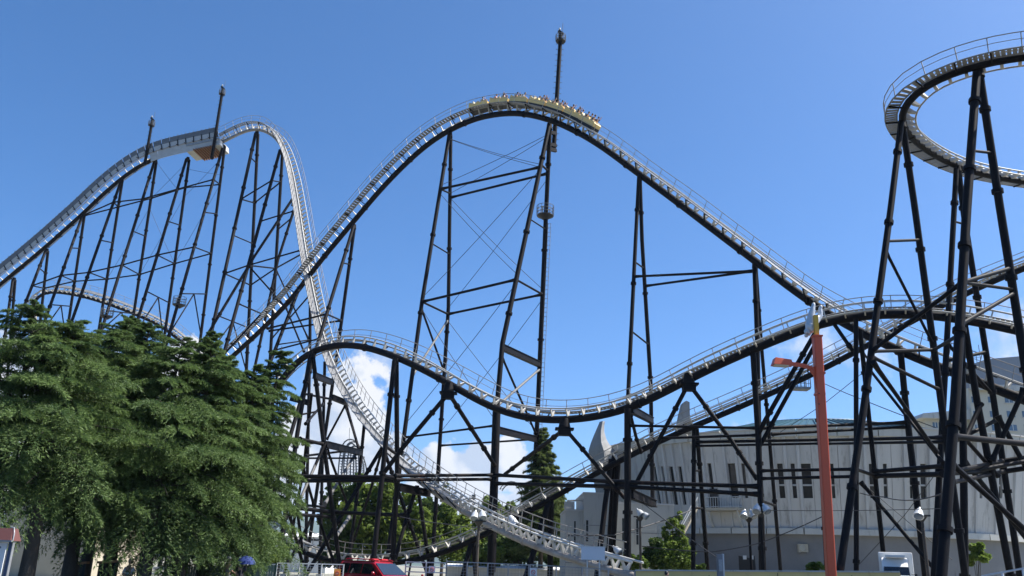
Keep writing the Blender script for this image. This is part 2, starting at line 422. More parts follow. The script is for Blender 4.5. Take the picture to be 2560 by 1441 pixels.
# ================================================================ COASTER TRACKS
def spline(pts, step=0.35):
    P = [np.array(p, float) for p in pts]
    P = [2 * P[0] - P[1]] + P + [2 * P[-1] - P[-2]]
    out = []
    for i in range(1, len(P) - 2):
        p0, p1, p2, p3 = P[i - 1], P[i], P[i + 1], P[i + 2]
        n = max(2, int(np.linalg.norm(p2[:3] - p1[:3]) / step))
        for k in range(n):
            t = k / n
            out.append(0.5 * (2 * p1 + (p2 - p0) * t + (2 * p0 - 5 * p1 + 4 * p2 - p3) * t * t + (3 * p1 - p0 - 3 * p2 + p3) * t ** 3))
    out.append(P[-2])
    return np.array(out)
class Line:
    def __init__(s, ctrl):
        """ctrl: (x, y, Y, bank in degrees) of the spine in the photo"""
        a = spline([(*W(c[0], c[1], c[2]), c[3] if len(c) > 3 else 0.0) for c in ctrl])
        # smooth the curve a little so that no control point shows as a kink
        for _ in range(30): a[1:-1] = a[1:-1] * 0.5 + (a[:-2] + a[2:]) * 0.25
        d = np.r_[0, np.cumsum(np.linalg.norm(np.diff(a[:, :3], axis=0), axis=1))]
        s.L = d[-1]; s.d = d; s.a = a
    def at(s, q):
        q = min(max(q, 0.02), s.L - 0.02)
        f = lambda u: V([float(np.interp(u, s.d, s.a[:, k])) for k in range(3)])
        p = f(q); T = (f(q + 0.3) - f(q - 0.3)).normalized()
        b = math.radians(float(np.interp(q, s.d, s.a[:, 3])))
        u = V((0, 0, 1)); u = (u - T * u.dot(T)).normalized()
        Lt = T.cross(u)
        U = u * math.cos(b) + Lt * math.sin(b)
        return p, T, T.cross(U), U
    def q_at_x(s, x, lo=0.0, hi=None):
        hi = s.L if hi is None else hi
        best = min(np.linspace(lo, hi, 600), key=lambda q: abs(proj(s.at(q)[0])[0] - x))
        return float(best)
def strip(line, q0, q1, step, off):
    n = max(2, int((q1 - q0) / step) + 1); out = []
    for q in np.linspace(q0, q1, n):
        p, T, Lt, U = line.at(q)
        out.append(p + Lt * off[0] + U * off[1])
    return out

def tie_mesh(name, g, h, sr, w, m):
    """yoke in local axes x = across, y = along, z = up: a web on the spine that forks to both rails"""
    b = MB(); t = g / 2
    for s in (-1, 1):
        pol = [V((0, -w / 2, sr * .85)), V((s * sr * .75, -w / 2, sr * .65)), V((s * t * .72, -w / 2, h - .36)), V((s * t * 1.06, -w / 2, h - .12)), V((s * t * 1.0, -w / 2, h + .0)), V((s * t * .62, -w / 2, h - .13)), V((0, -w / 2, sr + .16))]
        b.prism(pol, (0, w, 0))
    return b.mesh(name, m)

def make_track(name, label, line, sr=0.45, g=1.15, h=1.0, rr=0.085, tie=1.4, tie_w=0.10, spine='black', rail='rail', tiem='tie', walk=0, wq=(0.0, 1.0), hq=None, both=False, post=1.9, rail_h=1.1, ladder=0.32, wall=None, cat='roller coaster track', wofs=0.0, spine_n=12, wlevel=None):
    root = thing(name, label, cat, (line.at(0)[0].x, line.at(0)[0].y, 0), 'roller coaster tracks')
    L = line.L
    b = MB(); b.path(strip(line, 0, L, 0.8, (0, 0)), sr, spine_n); b.build('spine', M[spine], root)
    for s in (-1, 1):
        b = MB(); b.path(strip(line, 0, L, 0.8, (s * g / 2, h)), rr, 6); b.build('rail', M[rail], root)
    me = tie_mesh('tie', g, h, sr, tie_w, M[tiem])
    n = int(L / tie)
    for i in range(n):
        p, T, Lt, U = line.at((i + .5) * tie)
        put('tie', me, frame(p, Lt, T, U), root)
    # bolted flanges where two lengths of the spine meet
    fl = MB(); fl.path([(0, -.09, 0), (0, .09, 0)], sr * 1.22, 14); fme = fl.mesh('spine_flange', M[spine])
    for i in range(1, int(L / 9.5) + 1):
        p, T, Lt, U = line.at(i * 9.5 - 3)
        put('spine_flange', fme, frame(p, Lt, T, U), root)
    if walk:
        q0, q1 = wq[0] * L, wq[1] * L
        o0, o1 = walk * (g / 2 + .22), walk * (g / 2 + .95)
        wh = h - .12 + wofs
        at = line.at
        if wlevel is not None:
            # the walkway keeps level across while the track banks
            o0, o1, wh = walk * wlevel[0], walk * (wlevel[0] + .75), wlevel[1]
            def at(q):
                p, T, _l, _u = line.at(q)
                Lt = T.cross(V((0, 0, 1))).normalized()
                return p, T, Lt, Lt.cross(T).normalized()
        def wstrip(q0, q1, step, off):
            n = max(2, int((q1 - q0) / step) + 1); out = []
            for q in np.linspace(q0, q1, n):
                p, T, Lt, U = at(q); out.append(p + Lt * off[0] + U * off[1])
            return out
        b = MB()
        for o in (o0, o1): b.path(wstrip(q0, q1, 0.8, (o, wh)), 0.055, 4)
        b.build('walkway_stringer', M['grating'], root)
        b = MB(); k = int((q1 - q0) / ladder)
        for i in range(k):
            p, T, Lt, U = at(q0 + (i + .5) * ladder)
            b.bar(p + Lt * o0 + U * wh, p + Lt * o1 + U * wh, ladder * .80, 0.03, U)
        b.build('walkway_tread', M['grating'], root, kind='stuff')
        bk = MB()
        bk.bar((walk * sr * .6, 0, -sr * .3), (o1, 0, wh - .08), .09, .09, V((0, 1, 0)))
        if wlevel is None: bk.bar((walk * g * .35, 0, h - .2), (o1, 0, wh - .08), .08, .08, V((0, 1, 0)))
        bme = bk.mesh('walkway_bracket', M['black'])
        for i in range(int((q1 - q0) / (2 * tie))):
            p, T, Lt, U = at(q0 + (i + .5) * tie * 2)
            put('walkway_bracket', bme, frame(p, Lt, T, U), root)
        sides = [(walk, o1, wh)]
        if both: sides.append((-walk, -walk * (g / 2 + .35), h - .1))
        r0, r1 = (hq[0] * L, hq[1] * L) if hq else (q0, q1)
        for s, o, zz in sides:
            for zz2, r in ((rail_h, .035), (rail_h * .55, .022)):
                pts = []
                for q in np.linspace(r0, r1, max(2, int((r1 - r0) / .9))):
                    p, T, Lt, U = at(q)
                    up = (U + V((0, 0, .7))).normalized()
                    pts.append(p + Lt * o + U * zz + up * zz2)
                b = MB(); b.path(pts, r, 5); b.build('handrail', M['handrail'], root)
            pm = MB(); pm.tube((0, 0, 0), (0, 0, rail_h), .035, n=5); pme = pm.mesh('handrail_post', M['handrail'])
            for i in range(int((r1 - r0) / post) + 1):
                p, T, Lt, U = at(r0 + i * post)
                up = (U + V((0, 0, .7))).normalized()
                y = up.cross(Lt).normalized(); x = y.cross(up)
                put('handrail_post', pme, frame(p + Lt * o + U * zz, x, y, up), root)
    return root

LIFT = Line([(-120, 815, 153), (0, 712, 150), (60, 663, 149), (118, 614, 148), (165, 572, 147), (212, 530, 146), (258, 486, 145), (305, 446, 144), (345, 418, 143), (388, 396, 142), (430, 383, 141.5), (470, 374, 141), (515, 364, 140.5), (558, 355, 140)])
DROP = Line([(558, 355, 140), (585, 341, 140), (612, 328, 139.8), (640, 322, 139.5), (668, 330, 139), (695, 352, 137.5), (717, 392, 135), (735, 450, 132), (749, 520, 128.5), (762, 600, 124.5), (776, 680, 120), (791, 755, 115.5), (812, 845, 110), (840, 930, 104.5), (882, 1012, 99), (930, 1080, 94), (990, 1150, 89), (1060, 1212, 84), (1140, 1266, 80), (1220, 1312, 76), (1330, 1362, 71), (1440, 1400, 67), (1520, 1424, 64.5), (1590, 1444, 62.5)])
HILL = Line([(470, 1010, 134), (560, 912, 130), (640, 838, 126), (720, 757, 121), (800, 655, 116.5), (885, 553, 112.5), (965, 460, 109), (1050, 377, 106), (1120, 328, 103.5), (1200, 294, 101), (1290, 283, 98), (1370, 299, 95), (1430, 324, 93), (1500, 364, 90), (1600, 437, 86.5), (1700, 511, 83), (1800, 587, 80), (1900, 662, 77), (2000, 737, 74), (2100, 803, 71), (2200, 855, 68.5), (2300, 899, 66.5), (2400, 938, 64.5), (2500, 977, 62.5), (2640, 1030, 60)])
LOW = Line([(640, 1050, 86, -20), (680, 985, 85, -30), (705, 945, 84.4, -35), (730, 915, 83.8, -42), (760, 890, 83, -50), (795, 872, 82, -55), (845, 862, 81, -55), (900, 865, 79.5, -48), (960, 882, 78, -38), (1020, 906, 76.5, -25), (1080, 936, 75.2, -12), (1140, 970, 74, -4), (1200, 1004, 72.8), (1260, 1031, 71.8), (1340, 1049, 70.8), (1420, 1051, 70, 3), (1500, 1041, 69, 10), (1580, 1019, 68, 20), (1650, 987, 67, 28), (1720, 950, 66, 34), (1800, 911, 65, 38), (1880, 876, 64, 42), (1960, 843, 63, 45), (2050, 810, 62, 48), (2130, 793, 61, 50), (2210, 786, 60.2, 50), (2300, 786, 59.3, 50), (2400, 798, 58.2, 48), (2500, 817, 57, 48), (2640, 850, 55.5, 48)])
RISE = Line([(560, 1170, 99), (610, 1245, 97), (655, 1310, 95), (710, 1358, 93), (770, 1386, 91), (830, 1403, 89.5), (900, 1409, 88), (980, 1409, 86.5), (1060, 1396, 85.2), (1140, 1370, 84), (1200, 1343, 83), (1280, 1301, 82), (1360, 1258, 81), (1450, 1206, 80), (1530, 1163, 79), (1600, 1127, 78), (1700, 1081, 77), (1800, 1039, 76), (1900, 996, 75), (2000, 951, 74), (2100, 901, 73), (2200, 847, 72), (2300, 793, 71), (2400, 742, 70), (2500, 696, 69), (2640, 640, 67)])
LOOP = Line([(2720, 128, 44, 60), (2600, 139, 45, 60), (2500, 150, 46, 60), (2430, 166, 47, 60), (2370, 184, 47.6, 62), (2315, 208, 48.2, 64), (2277, 236, 49, 66), (2256, 266, 50.2, 68), (2251, 298, 52, 68), (2264, 328, 54, 66), (2292, 358, 56, 62), (2335, 388, 58, 58), (2390, 416, 59.8, 54), (2450, 435, 61, 50), (2520, 449, 62, 48), (2600, 461, 62.8, 48), (2720, 474, 63.5, 48)])
BEND = Line([(82, 905, 166, 0), (80, 850, 166, 5), (78, 800, 166, 15), (80, 765, 166, 30), (92, 742, 165.5, 42), (115, 732, 165, 46), (145, 731, 164, 44), (200, 740, 162, 38), (260, 757, 160, 32), (330, 783, 158, 25), (400, 815, 156, 18), (460, 860, 154, 8), (520, 910, 152, 0)])

lift = make_track('coaster_lift_track', 'lift hill climbing to the top platform, clad in pale side panels', LIFT, sr=.34, h=.95, tie=1.5, walk=-1, rail_h=1.1, post=2.5)
drop = make_track('coaster_drop_track', 'all white first drop plunging steeply behind the lower hills', DROP, sr=.28, rr=.085, tie=1.05, tie_w=.12, spine='handrail', rail='white_steel', walk=1, wq=(0.0, .84), hq=(0.0, .985), both=True, post=1.5, rail_h=1.15, ladder=.36)
hill = make_track('coaster_hill_track', 'tall black spined second hill that the yellow train is crossing', HILL, sr=.37, h=1.0, rr=.065, tie=1.45, walk=1, post=2.4, rail_h=1.15, ladder=.42)
low = make_track('coaster_low_track', 'low wavy track dipping across the middle, black spine under rusty white rails', LOW, sr=.31, h=.84, rr=.06, tie=1.35, walk=-1, wlevel=(.55, .72), post=1.9, rail_h=1.15)
rise = make_track('coaster_rising_track', 'straight track rising from beside the red car past the grey pavilion', RISE, sr=.26, h=.8, rr=.06, tie=1.5, walk=-1, post=2.3, rail_h=1.15)
loop = make_track('coaster_helix_track', 'high banked turn with white inner rails above the black towers', LOOP, sr=.24, h=.66, g=1.0, rr=.06, tie=1.0, tie_w=.2, walk=-1, wlevel=(.34, .12), post=1.7, rail_h=1.05, ladder=.3)
bend = make_track('coaster_far_turn_track', 'small white turnaround track behind the cedar tops', BEND, sr=.30, h=.85, rr=.1, tie=1.3, walk=-1, wq=(.1, .9), post=2.2)

# ---- lift hill cladding: one panel and one screen per bay on the near side, then the top platform
pan = MB(); pan.bx(-.742, .742, -.03, .03, 0, .86); pan.bx(-.742, .742, -.05, -.03, .80, .86); pme = pan.mesh('side_panel', M['panel'])
scr = MB(); scr.bx(-.755, .755, -.02, .02, 0, 1.0)
for x in (-.68, 0, .68): scr.bx(x - .03, x + .03, -.05, -.021, 0, 1.25)
sme = scr.mesh('screen_panel', M['screen'])
fr = MB(); fr.prism([V((-.03, -.24, -.1)), V((-.03, -.02, -.1)), V((-.03, -.02, .82))], (.06, 0, 0)); fr.bx(-.09, .09, -.09, -.035, -.25, .95); fr.bx(-.05, .05, -.7, .03, -.30, -.25); fme = fr.mesh('panel_bracket', M['dark'])
n = int(LIFT.L / 1.5)
for i in range(n):
    p, T, Lt, U = LIFT.at((i + .5) * 1.5)
    c = p + Lt * 1.45
    Y_ = -Lt
    put('side_panel', pme, frame(c + U * .45, T, Y_, U), lift)
    put('screen_panel', sme, frame(c + U * 1.36, T, Y_, U), lift)
    put('panel_bracket', fme, frame(c + U * .5 + T * .75 + Lt * .04, T, Y_, U), lift)
b = MB(); b.path(strip(LIFT, 0, LIFT.L, .8, (1.5, .36)), .075, 5); b.build('lower_rail', M['handrail'], lift)
lp = MB(); lp.ball((0, 0, 0), .11, nu=8, nv=5); lpm = lp.mesh('marker_lamp', M['tie'])
for i in range(n):
    p, T, Lt, U = LIFT.at((i + .5) * 1.5)
    put('marker_lamp', lpm, frame(p + Lt * 1.0 + U * .12, Lt, T, U), lift)
q0 = LIFT.q_at_x(395)
b = MB()
for q in np.arange(q0, LIFT.L - .5, 1.5):
    p, T, Lt, U = LIFT.at(q)
    c = p + Lt * 1.42
    b.bar(c - T * .74 - U * .55, c + T * .74 - U * .55, .08, 1.7, U)
b.build('fascia', M['panel'], lift)
q1 = LIFT.q_at_x(476)
p, T, Lt, U = LIFT.at((q1 + LIFT.L) / 2)
half = (LIFT.L - q1) / 2
Tm = frame(p, T, -Lt, U)
b = MB(); b.bx(-half, half, -1.4, 2.2, -1.35, -1.2, Mx=Tm); b.bx(-half, half, -1.45, -1.4, -1.35, -.35, Mx=Tm); b.bx(half - .1, half, -1.4, 2.2, -1.2, -.2, Mx=Tm); b.build('platform_floor', M['panel'], lift)
for i in range(9):
    b = MB(); x = -half * .5 + i * half * 1.25 / 9
    b.bx(x - .12, x + .12, -1.9, 2.4, -1.62, -1.36, Mx=Tm); b.build('platform_joist', M['rust'], lift)
b = MB(); b.bx(-half, half, -1.55, -1.46, -.3, .1, Mx=Tm); b.build('platform_beam', M['galv'], lift)
# ================================================================ SUPPORT TOWERS
LEG = {}
ALLR = {}
LEGS_SCALE = dict(A0=.86, A1=.86, A2=.86, A3=.86, A4=.86, A5=.86, A6=.86, A7=.86, A8=.86, A9=.9, B0=.85, B1=.70, B2=.68, B3=.66, B4=.76, B5=.66, F1=.78, C1=.62, E0=.62, E1=.68, C2=.65, E2=.7, C3=.72, C4=.62, C5=.64, C6=.72, C7=.60, C8=.84, D3=.8, D4=.85, D5=.8)
def leg_line(ctrl):
    pts = [W(*c) for c in ctrl]
    if pts[-1].z > 0.05:
        d = pts[-1] - pts[-2]
        if d.z < -.2 * d.length: pts[-1] = pts[-1] + d * (-pts[-1].z / d.z)
    elif pts[-1].z < 0:
        d = pts[-1] - pts[-2]
        pts[-1] = pts[-1] - d * (pts[-1].z / d.z)
    return pts
def on(key, i, y):
    """point of a tower's leg at photo height y"""
    pts = LEG[key][i]; best = None
    for a, b in zip(pts, pts[1:]):
        for k in range(41):
            p = a.lerp(b, k / 40); e = abs(proj(p)[1] - y)
            if best is None or e < best[0]: best = (e, p)
    return best[1]
def pt(e):
    return on(*e) if isinstance(e[0], str) else W(*e)
def tower(key, label, legs, beams=(), flange=8.5, cap=True, group='black coaster supports', grounded=True):
    """legs: (points, radius); beams: (end, end, radius, kind) with kind '' round, 'box' or 'grey'"""
    legs = [(c_, r_ * LEGS_SCALE.get(key, 1.0)) for c_, r_ in legs]
    L = []
    for ctrl, r in legs:
        pts = leg_line(ctrl) if grounded else [W(*c) for c in ctrl]
        L.append(pts)
    LEG[key] = L
    base = sum((l[-1] for l in L), V((0, 0, 0))) / len(L)
    root = thing('coaster_support', label, 'coaster support', (base.x, base.y, max(0, min(l[-1].z for l in L))), group)
    ALLR[key] = root
    for pts, (ctrl, r) in zip(L, legs):
        b = MB(); b.path(pts, r, 12); leg = b.build('leg', M['black'], root)
        d = 0.0; nxt = flange * .45
        for a, c in zip(pts, pts[1:]):
            ln = (c - a).length
            while nxt < d + ln - .4:
                p = a.lerp(c, (nxt - d) / ln); t = (c - a).normalized()
                f = MB(); f.path([p - t * .13, p + t * .13], r * 1.42, 12); f.build('flange', M['black'], leg)
                nxt += flange
            d += ln
        if grounded:
            f = MB(); p = pts[-1]; f.bx(p.x - r * 2, p.x + r * 2, p.y - r * 2, p.y + r * 2, 0.0, .35); f.build('footing', M['conc2'], leg)
    for e in beams:
        p, q = pt(e[0]), pt(e[1]); r = e[2] * (.78 if key[0] in 'BCDE' else 1); kind = e[3] if len(e) > 3 else ''
        b = MB()
        if kind == 'box':
            b.bar(p, q, r * 1.6, r * 2.6); b.bar(p + V((0, 0, r * 1.3)), q + V((0, 0, r * 1.3)), r * 2.4, .06); b.bar(p - V((0, 0, r * 1.3)), q - V((0, 0, r * 1.3)), r * 2.4, .06)
        else:
            b.path([p, p.lerp(q, .04), p.lerp(q, .08), p.lerp(q, .92), p.lerp(q, .96), q], [r * 1.5, r * 1.25, r, r, r * 1.25, r * 1.5], 8)
        b.build('cross_beam', M['greypaint'] if kind == 'grey' else M['black'], root)
    if cap and len(L) > 1 and (L[0][0] - L[1][0]).length < 2.5:
        a, c = L[0][0], L[1][0]; m = (a + c) / 2; t = V((0, 0, 1)); r = legs[0][1]
        b = MB(); b.path([m - t * (r * 1.2), m + t * (r * 1.6)], [r * 1.45, r * 1.15], 12); b.build('saddle', M['black'], root)
    return root
def rung(key, y0, y1, r=.13): return ((key, 0, y0), (key, 1, y1), r)
def vbrace(key, y0, y1, ylo, r=.13):
    """level rung with a V of struts hanging from its middle to both legs"""
    a, b = on(key, 0, y0), on(key, 1, y1)
    return a, b
LR = .29
tower('A0', 'slim black support at the frame edge under the lowest clad part of the lift', [([(32, 700, 149.5), (18, 800, 147)], LR), ([(38, 700, 150), (30, 800, 151)], LR)])
tower('A1', 'black A-frame under the lift just above the shortest cedar tip', [([(114, 628, 147.5), (55, 780, 140)], LR), ([(120, 628, 148), (104, 773, 150)], LR)], flange=9)
tower('A2', 'black A-frame where the upper lift tie beams begin', [([(206, 540, 146), (125, 766, 137)], LR), ([(211, 540, 146), (168, 829, 149)], LR)], flange=9)
tower('A3', 'black A-frame under the bend where the lift flattens out', [([(303, 452, 144), (173, 822, 134)], LR), ([(306, 452, 144), (250, 808, 147)], LR)], flange=9)
tower('A4', 'black A-frame directly below the shorter lift mast', [([(386, 404, 142), (264, 794, 131)], LR), ([(391, 404, 142.5), (330, 815, 146)], LR)], flange=9)
tower('A5', 'black A-frame under the uphill edge of the lift platform', [([(466, 398, 141), (342, 808, 130)], LR), ([(473, 400, 141.5), (409, 857, 145)], LR)], flange=9)
tower('A6', 'black A-frame under the tall end of the lift platform, with a round basket', [([(556, 372, 140), (423, 836, 128)], LR), ([(562, 366, 140.5), (503, 832, 144)], LR)], flange=9)
tower('A7', 'tallest black A-frame right under the white crest of the first drop', [([(639, 334, 139.5), (517, 884, 126)], LR + .03), ([(645, 336, 140), (617, 905, 143)], LR + .03)], flange=9)
tower('A8', 'black A-frame under the shoulder where the white drop turns downward', [([(700, 376, 136.5), (555, 902, 122)], LR + .02), ([(706, 386, 137), (675, 905, 139)], LR + .02)], flange=9)
tower('A9', 'black strutted support leaning against the middle of the white drop', [([(731, 498, 131), (635, 643, 128), (520, 835, 122)], LR - .05), ([(735, 525, 131), (695, 650, 130), (640, 905, 127)], LR - .05)], flange=10)
def more(root_key, root, beams):
    for e in beams:
        p, q = pt(e[0]), pt(e[1]); b = MB(); r = e[2] * (.78 if root_key[0] in 'BCDE' else 1)
        if len(e) > 3 and e[3] == 'box': b.bar(p, q, r * 1.6, r * 2.6)
        else: b.path([p, p.lerp(q, .04), p.lerp(q, .08), p.lerp(q, .92), p.lerp(q, .96), q], [r * 1.5, r * 1.25, r, r, r * 1.25, r * 1.5], 8)
        b.build('cross_beam', M['greypaint'] if len(e) > 3 and e[3] == 'grey' else M['black'], root)
ROOTS = ALLR
BR = .13
def level(keys, ys0, ys1):
    """tie beams along a row of A-frames: one chain on the near legs, one on the far legs, a rung at every frame"""
    for i, k in enumerate(keys):
        bs = [((k, 0, ys0[i]), (k, 1, ys1[i]), BR * .9)]
        if i + 1 < len(keys):
            bs += [((k, 0, ys0[i]), (keys[i + 1], 0, ys0[i + 1]), BR), ((k, 1, ys1[i]), (keys[i + 1], 1, ys1[i + 1]), BR)]
        more(k, ROOTS[k], bs)
level(['A2', 'A3', 'A4', 'A5', 'A6'], [541, 513, 492, 468, 445], [545, 522, 505, 480, 456])
level(['A1', 'A2', 'A3', 'A4', 'A5', 'A6'], [718, 694, 679, 662, 643, 626], [728, 712, 690, 678, 660, 643])
for k, y0, y1 in (('A1', 672, 678), ('A2', 618, 624), ('A3', 596, 606), ('A4', 577, 586), ('A5', 556, 566), ('A6', 534, 546), ('A7', 592, 607), ('A7', 400, 405), ('A8', 452, 457)):
    more(k, ROOTS[k], [rung(k, y0, y1, BR * .85)])
for k, y0, y1, yl in (('A6', 723, 742, 835), ('A5', 738, 757, 850), ('A4', 768, 788, 830), ('A7', 798, 812, 905), ('A2', 755, 768, 830)):
    a, b = on(k, 0, y0), on(k, 1, y1); m_ = (a + b) / 2
    for p, q in ((a, b), (m_, on(k, 0, yl)), (m_, on(k, 1, yl + 12))):
        c = MB(); c.tube(p, q, BR * .85, n=7); c.build('cross_beam', M['black'], ROOTS[k])
more('A7', ROOTS['A7'], [(('A7', 0, 490), ('A8', 0, 452), BR), (('A7', 1, 505), ('A8', 1, 458), BR), (('A7', 0, 493), ('A7', 1, 505), BR), (('A7', 0, 692), ('A8', 0, 660), BR), (('A7', 0, 694), ('A7', 1, 713), BR),
    (('A7', 1, 712), ('A8', 1, 678), BR)])
more('A8', ROOTS['A8'], [(('A8', 0, 548), ('A9', 1, 528), BR), (('A8', 1, 566), ('A9', 1, 546), BR), (('A8', 0, 654), (752, 626, 126), BR), (('A8', 1, 676), (755, 635, 125), BR), (('A8', 0, 658), ('A8', 1, 676), BR),
    (('A8', 0, 665), (715, 770, 124), BR), (('A8', 1, 680), (772, 850, 118), BR), ((715, 770, 124), (760, 880, 116), BR), (('A8', 0, 770), ('A8', 1, 785), BR), (('A8', 0, 900), (740, 690, 124), BR), (('A8', 1, 850), (790, 720, 119), BR)])

# ---- second hill
tower('B0', 'black support hidden behind the white drop where the second hill crosses it', [([(750, 716, 118), (672, 915, 112), (620, 1030, 109)], .28), ([(776, 694, 118), (775, 850, 118), (772, 1000, 118)], .26)], [(('B0', 0, 860), ('B0', 1, 850), .12)])
tower('B1', 'black A-frame under the climb of the second hill beside the white drop', [([(884, 566, 111), (798, 847, 104), (632, 1405, 92)], .33), ([(886, 570, 111.5), (843, 882, 113), (766, 1405, 115)], .33)],
      [rung('B1', 656, 661), rung('B1', 788, 801, .16), (('B1', 0, 788), (668, 822, 112), .17), (('B1', 1, 802), (672, 828, 114), .17), (('B1', 0, 846), (672, 880, 108), .14)], flange=10)
tower('B2', 'tall black A-frame under the uphill side of the second hill crest', [([(1123, 338, 103), (1055, 755, 98), (968, 1405, 93)], .36), ([(1127, 338, 103.5), (1121, 770, 105), (1081, 1402, 107)], .36)],
      [rung('B2', 473, 487, .16), rung('B2', 613, 635, .12), rung('B2', 757, 788, .18), (('B2', 0, 764), ('B2', 1, 935), .17), (('B2', 1, 797), ('B2', 0, 935), .17, 'grey')], flange=11)
tower('B3', 'thickest black tower under the second hill crest, carrying a ladder and mast', [([(1372, 318, 95.5), (1312, 600, 92), (1256, 860, 89), (1241, 1034, 87.5), (1228, 1428, 86)], .42), ([(1375, 318, 96), (1363, 580, 97.5), (1342, 1080, 99.5), (1326, 1400, 101)], .42)],
      [rung('B3', 412, 428, .17), rung('B3', 548, 576, .11), rung('B3', 700, 738, .17), (('B3', 0, 868), ('B3', 1, 915), .30, 'box'), (('B3', 0, 888), ('B3', 1, 1085), .17), (('B3', 1, 925), ('B3', 0, 1015), .17, 'grey'), (('B3', 0, 1072), ('B3', 1, 1098), .3, 'box'),
       (('B2', 0, 473), ('B3', 0, 416), .2), (('B2', 1, 491), ('B3', 1, 432), .2), (('B2', 0, 752), ('B3', 0, 700), .2), (('B2', 1, 790), ('B3', 1, 741), .2), (('B2', 0, 1087), ('B3', 0, 1065), .15), (('B2', 1, 1114), ('B3', 1, 1097), .15)], flange=11)
b = MB(); b.path([on('B3', 0, 1030), on('B3', 0, 1240), on('B3', 0, 1428)], .42, 14)
b.build('lower_sleeve', M['black'], ALLR['B3'])
tower('B4', 'narrow black A-frame halfway down the straight fall of the second hill', [([(1597, 446, 86), (1589, 600, 85), (1570, 995, 82), (1569, 1426, 80)], .27), ([(1600, 446, 86.5), (1605, 600, 87), (1627, 964, 89), (1634, 1428, 91)], .28)],
      [rung('B4', 659, 675, .12), rung('B4', 831, 857, .12), (('B4', 0, 985), ('B4', 1, 1000), .12)], flange=9)
tower('B5', 'black column pair joined to the narrow A-frame by two long ties', [([(1886, 655, 77.5), (1893, 843, 77), (1904, 1430, 76)], .34), ([(1890, 672, 78), (1903, 857, 80), (1950, 1410, 84)], .26)],
      [(('B4', 0, 694), ('B5', 0, 676), .17), (('B4', 1, 720), ('B5', 0, 679), .17), (('B5', 0, 1255), ('B5', 1, 1262), .15)], flange=9)
tower('F1', 'black column under the last straight of the second hill before the far hotel', [([(2252, 886, 67), (2263, 1000, 67), (2312, 1425, 67)], .32)], flange=7, cap=False)

# ---- low track
tower('C1', 'braced black four-legged tower under the first hump of the low track', [([(776, 888, 82), (744, 1080, 80), (696, 1405, 78)], .34), ([(782, 888, 82), (808, 1100, 84), (848, 1405, 86)], .34), ([(812, 905, 104), (800, 1405, 102)], .3), ([(779, 985, 83), (758, 1180, 90), (716, 1405, 94)], .24)],
      [((786, 939, 82), (829, 956, 90), .26, 'box'), ((829, 993, 96), (864, 1007, 99), .26, 'box'), ((728, 996, 84), (770, 1007, 83), .26, 'box'), ((760, 985, 84), (826, 998, 90), .15), ((735, 1040, 84), (790, 1030, 88), .13),
       ((750, 1098, 80.5), (808, 1111, 84), .22), ((814, 1111, 84), (901, 1132, 97), .28, 'box'), ((757, 1111, 82), (812, 1105, 95), .15), ((763, 1140, 84), (872, 1127, 95), .15), ((760, 1146, 80), (890, 1146, 97), .12),
       ((722, 1268, 79), (835, 1281, 86), .24), ((726, 1286, 79), (835, 1293, 86), .2), ((835, 1281, 86), (1012, 1289, 80), .22), ((745, 1262, 90), (812, 1268, 100), .18),
       ((724, 1288, 79), (756, 1407, 84), .2), ((740, 1250, 88), (757, 1385, 90), .2), ((793, 1288, 85), (835, 1407, 88), .2), ((781, 1292, 85), (722, 1407, 82), .2), ((815, 1105, 84), (772, 1200, 82), .18), ((752, 1150, 80), (785, 1264, 84), .18), ((745, 1262, 80), (806, 1122, 84), .18, 'grey'),
       ((886, 1140, 97), (812, 1260, 86), .18, 'grey'), ((873, 1294, 97), (838, 1345, 90), .24, 'grey'), ((720, 1205, 80), (860, 1190, 97), .16), ((735, 1191, 80), (985, 1194, 79), .24), ((735, 1203, 80), (985, 1201, 79), .22),
       ((818, 1125, 85), (868, 1260, 92), .18), ((764, 1060, 82), (808, 1010, 92), .16)], flange=6.5)
tower('E0', 'slender black column holding the white drop beside the braced tower', [([(911, 1058, 97.0), (893, 1240, 97.5), (871, 1405, 97.5)], .3)], [((866, 1014, 101), (897, 1124, 97.5), .2), ((864, 1012, 101), (817, 1100, 102), .17), ((897, 1124, 97.5), (864, 1020, 98), .1)], flange=6, cap=False)
tower('E1', 'spread black A-frame under the white drop with a long raking strut', [([(955, 1120, 91.2), (883, 1240, 90), (784, 1407, 88)], .3), ([(958, 1120, 91.4), (1057, 1402, 94)], .28), ([(956, 1122, 91.6), (925, 1230, 95), (905, 1290, 97)], .22)], flange=6)
tower('C2', 'thick black A-frame under the slope of the low track next to the red car', [([(986, 903, 76.5), (967, 1080, 76), (933, 1405, 75)], .34), ([(991, 905, 77), (993, 1197, 79), (981, 1412, 80)], .34)], [(('C2', 0, 1120), ('C2', 1, 1135), .16), (('C2', 0, 1192), ('C2', 1, 1197), .22)], flange=7)
tower('E2', 'short black A-frame under the flattening end of the white drop', [([(1040, 1222, 84.5), (1000, 1352, 83), (985, 1410, 82)], .26), ([(1045, 1222, 85), (1072, 1405, 86)], .26)], [((997, 1218, 80), (1073, 1234, 84), .3, 'box')], flange=5)
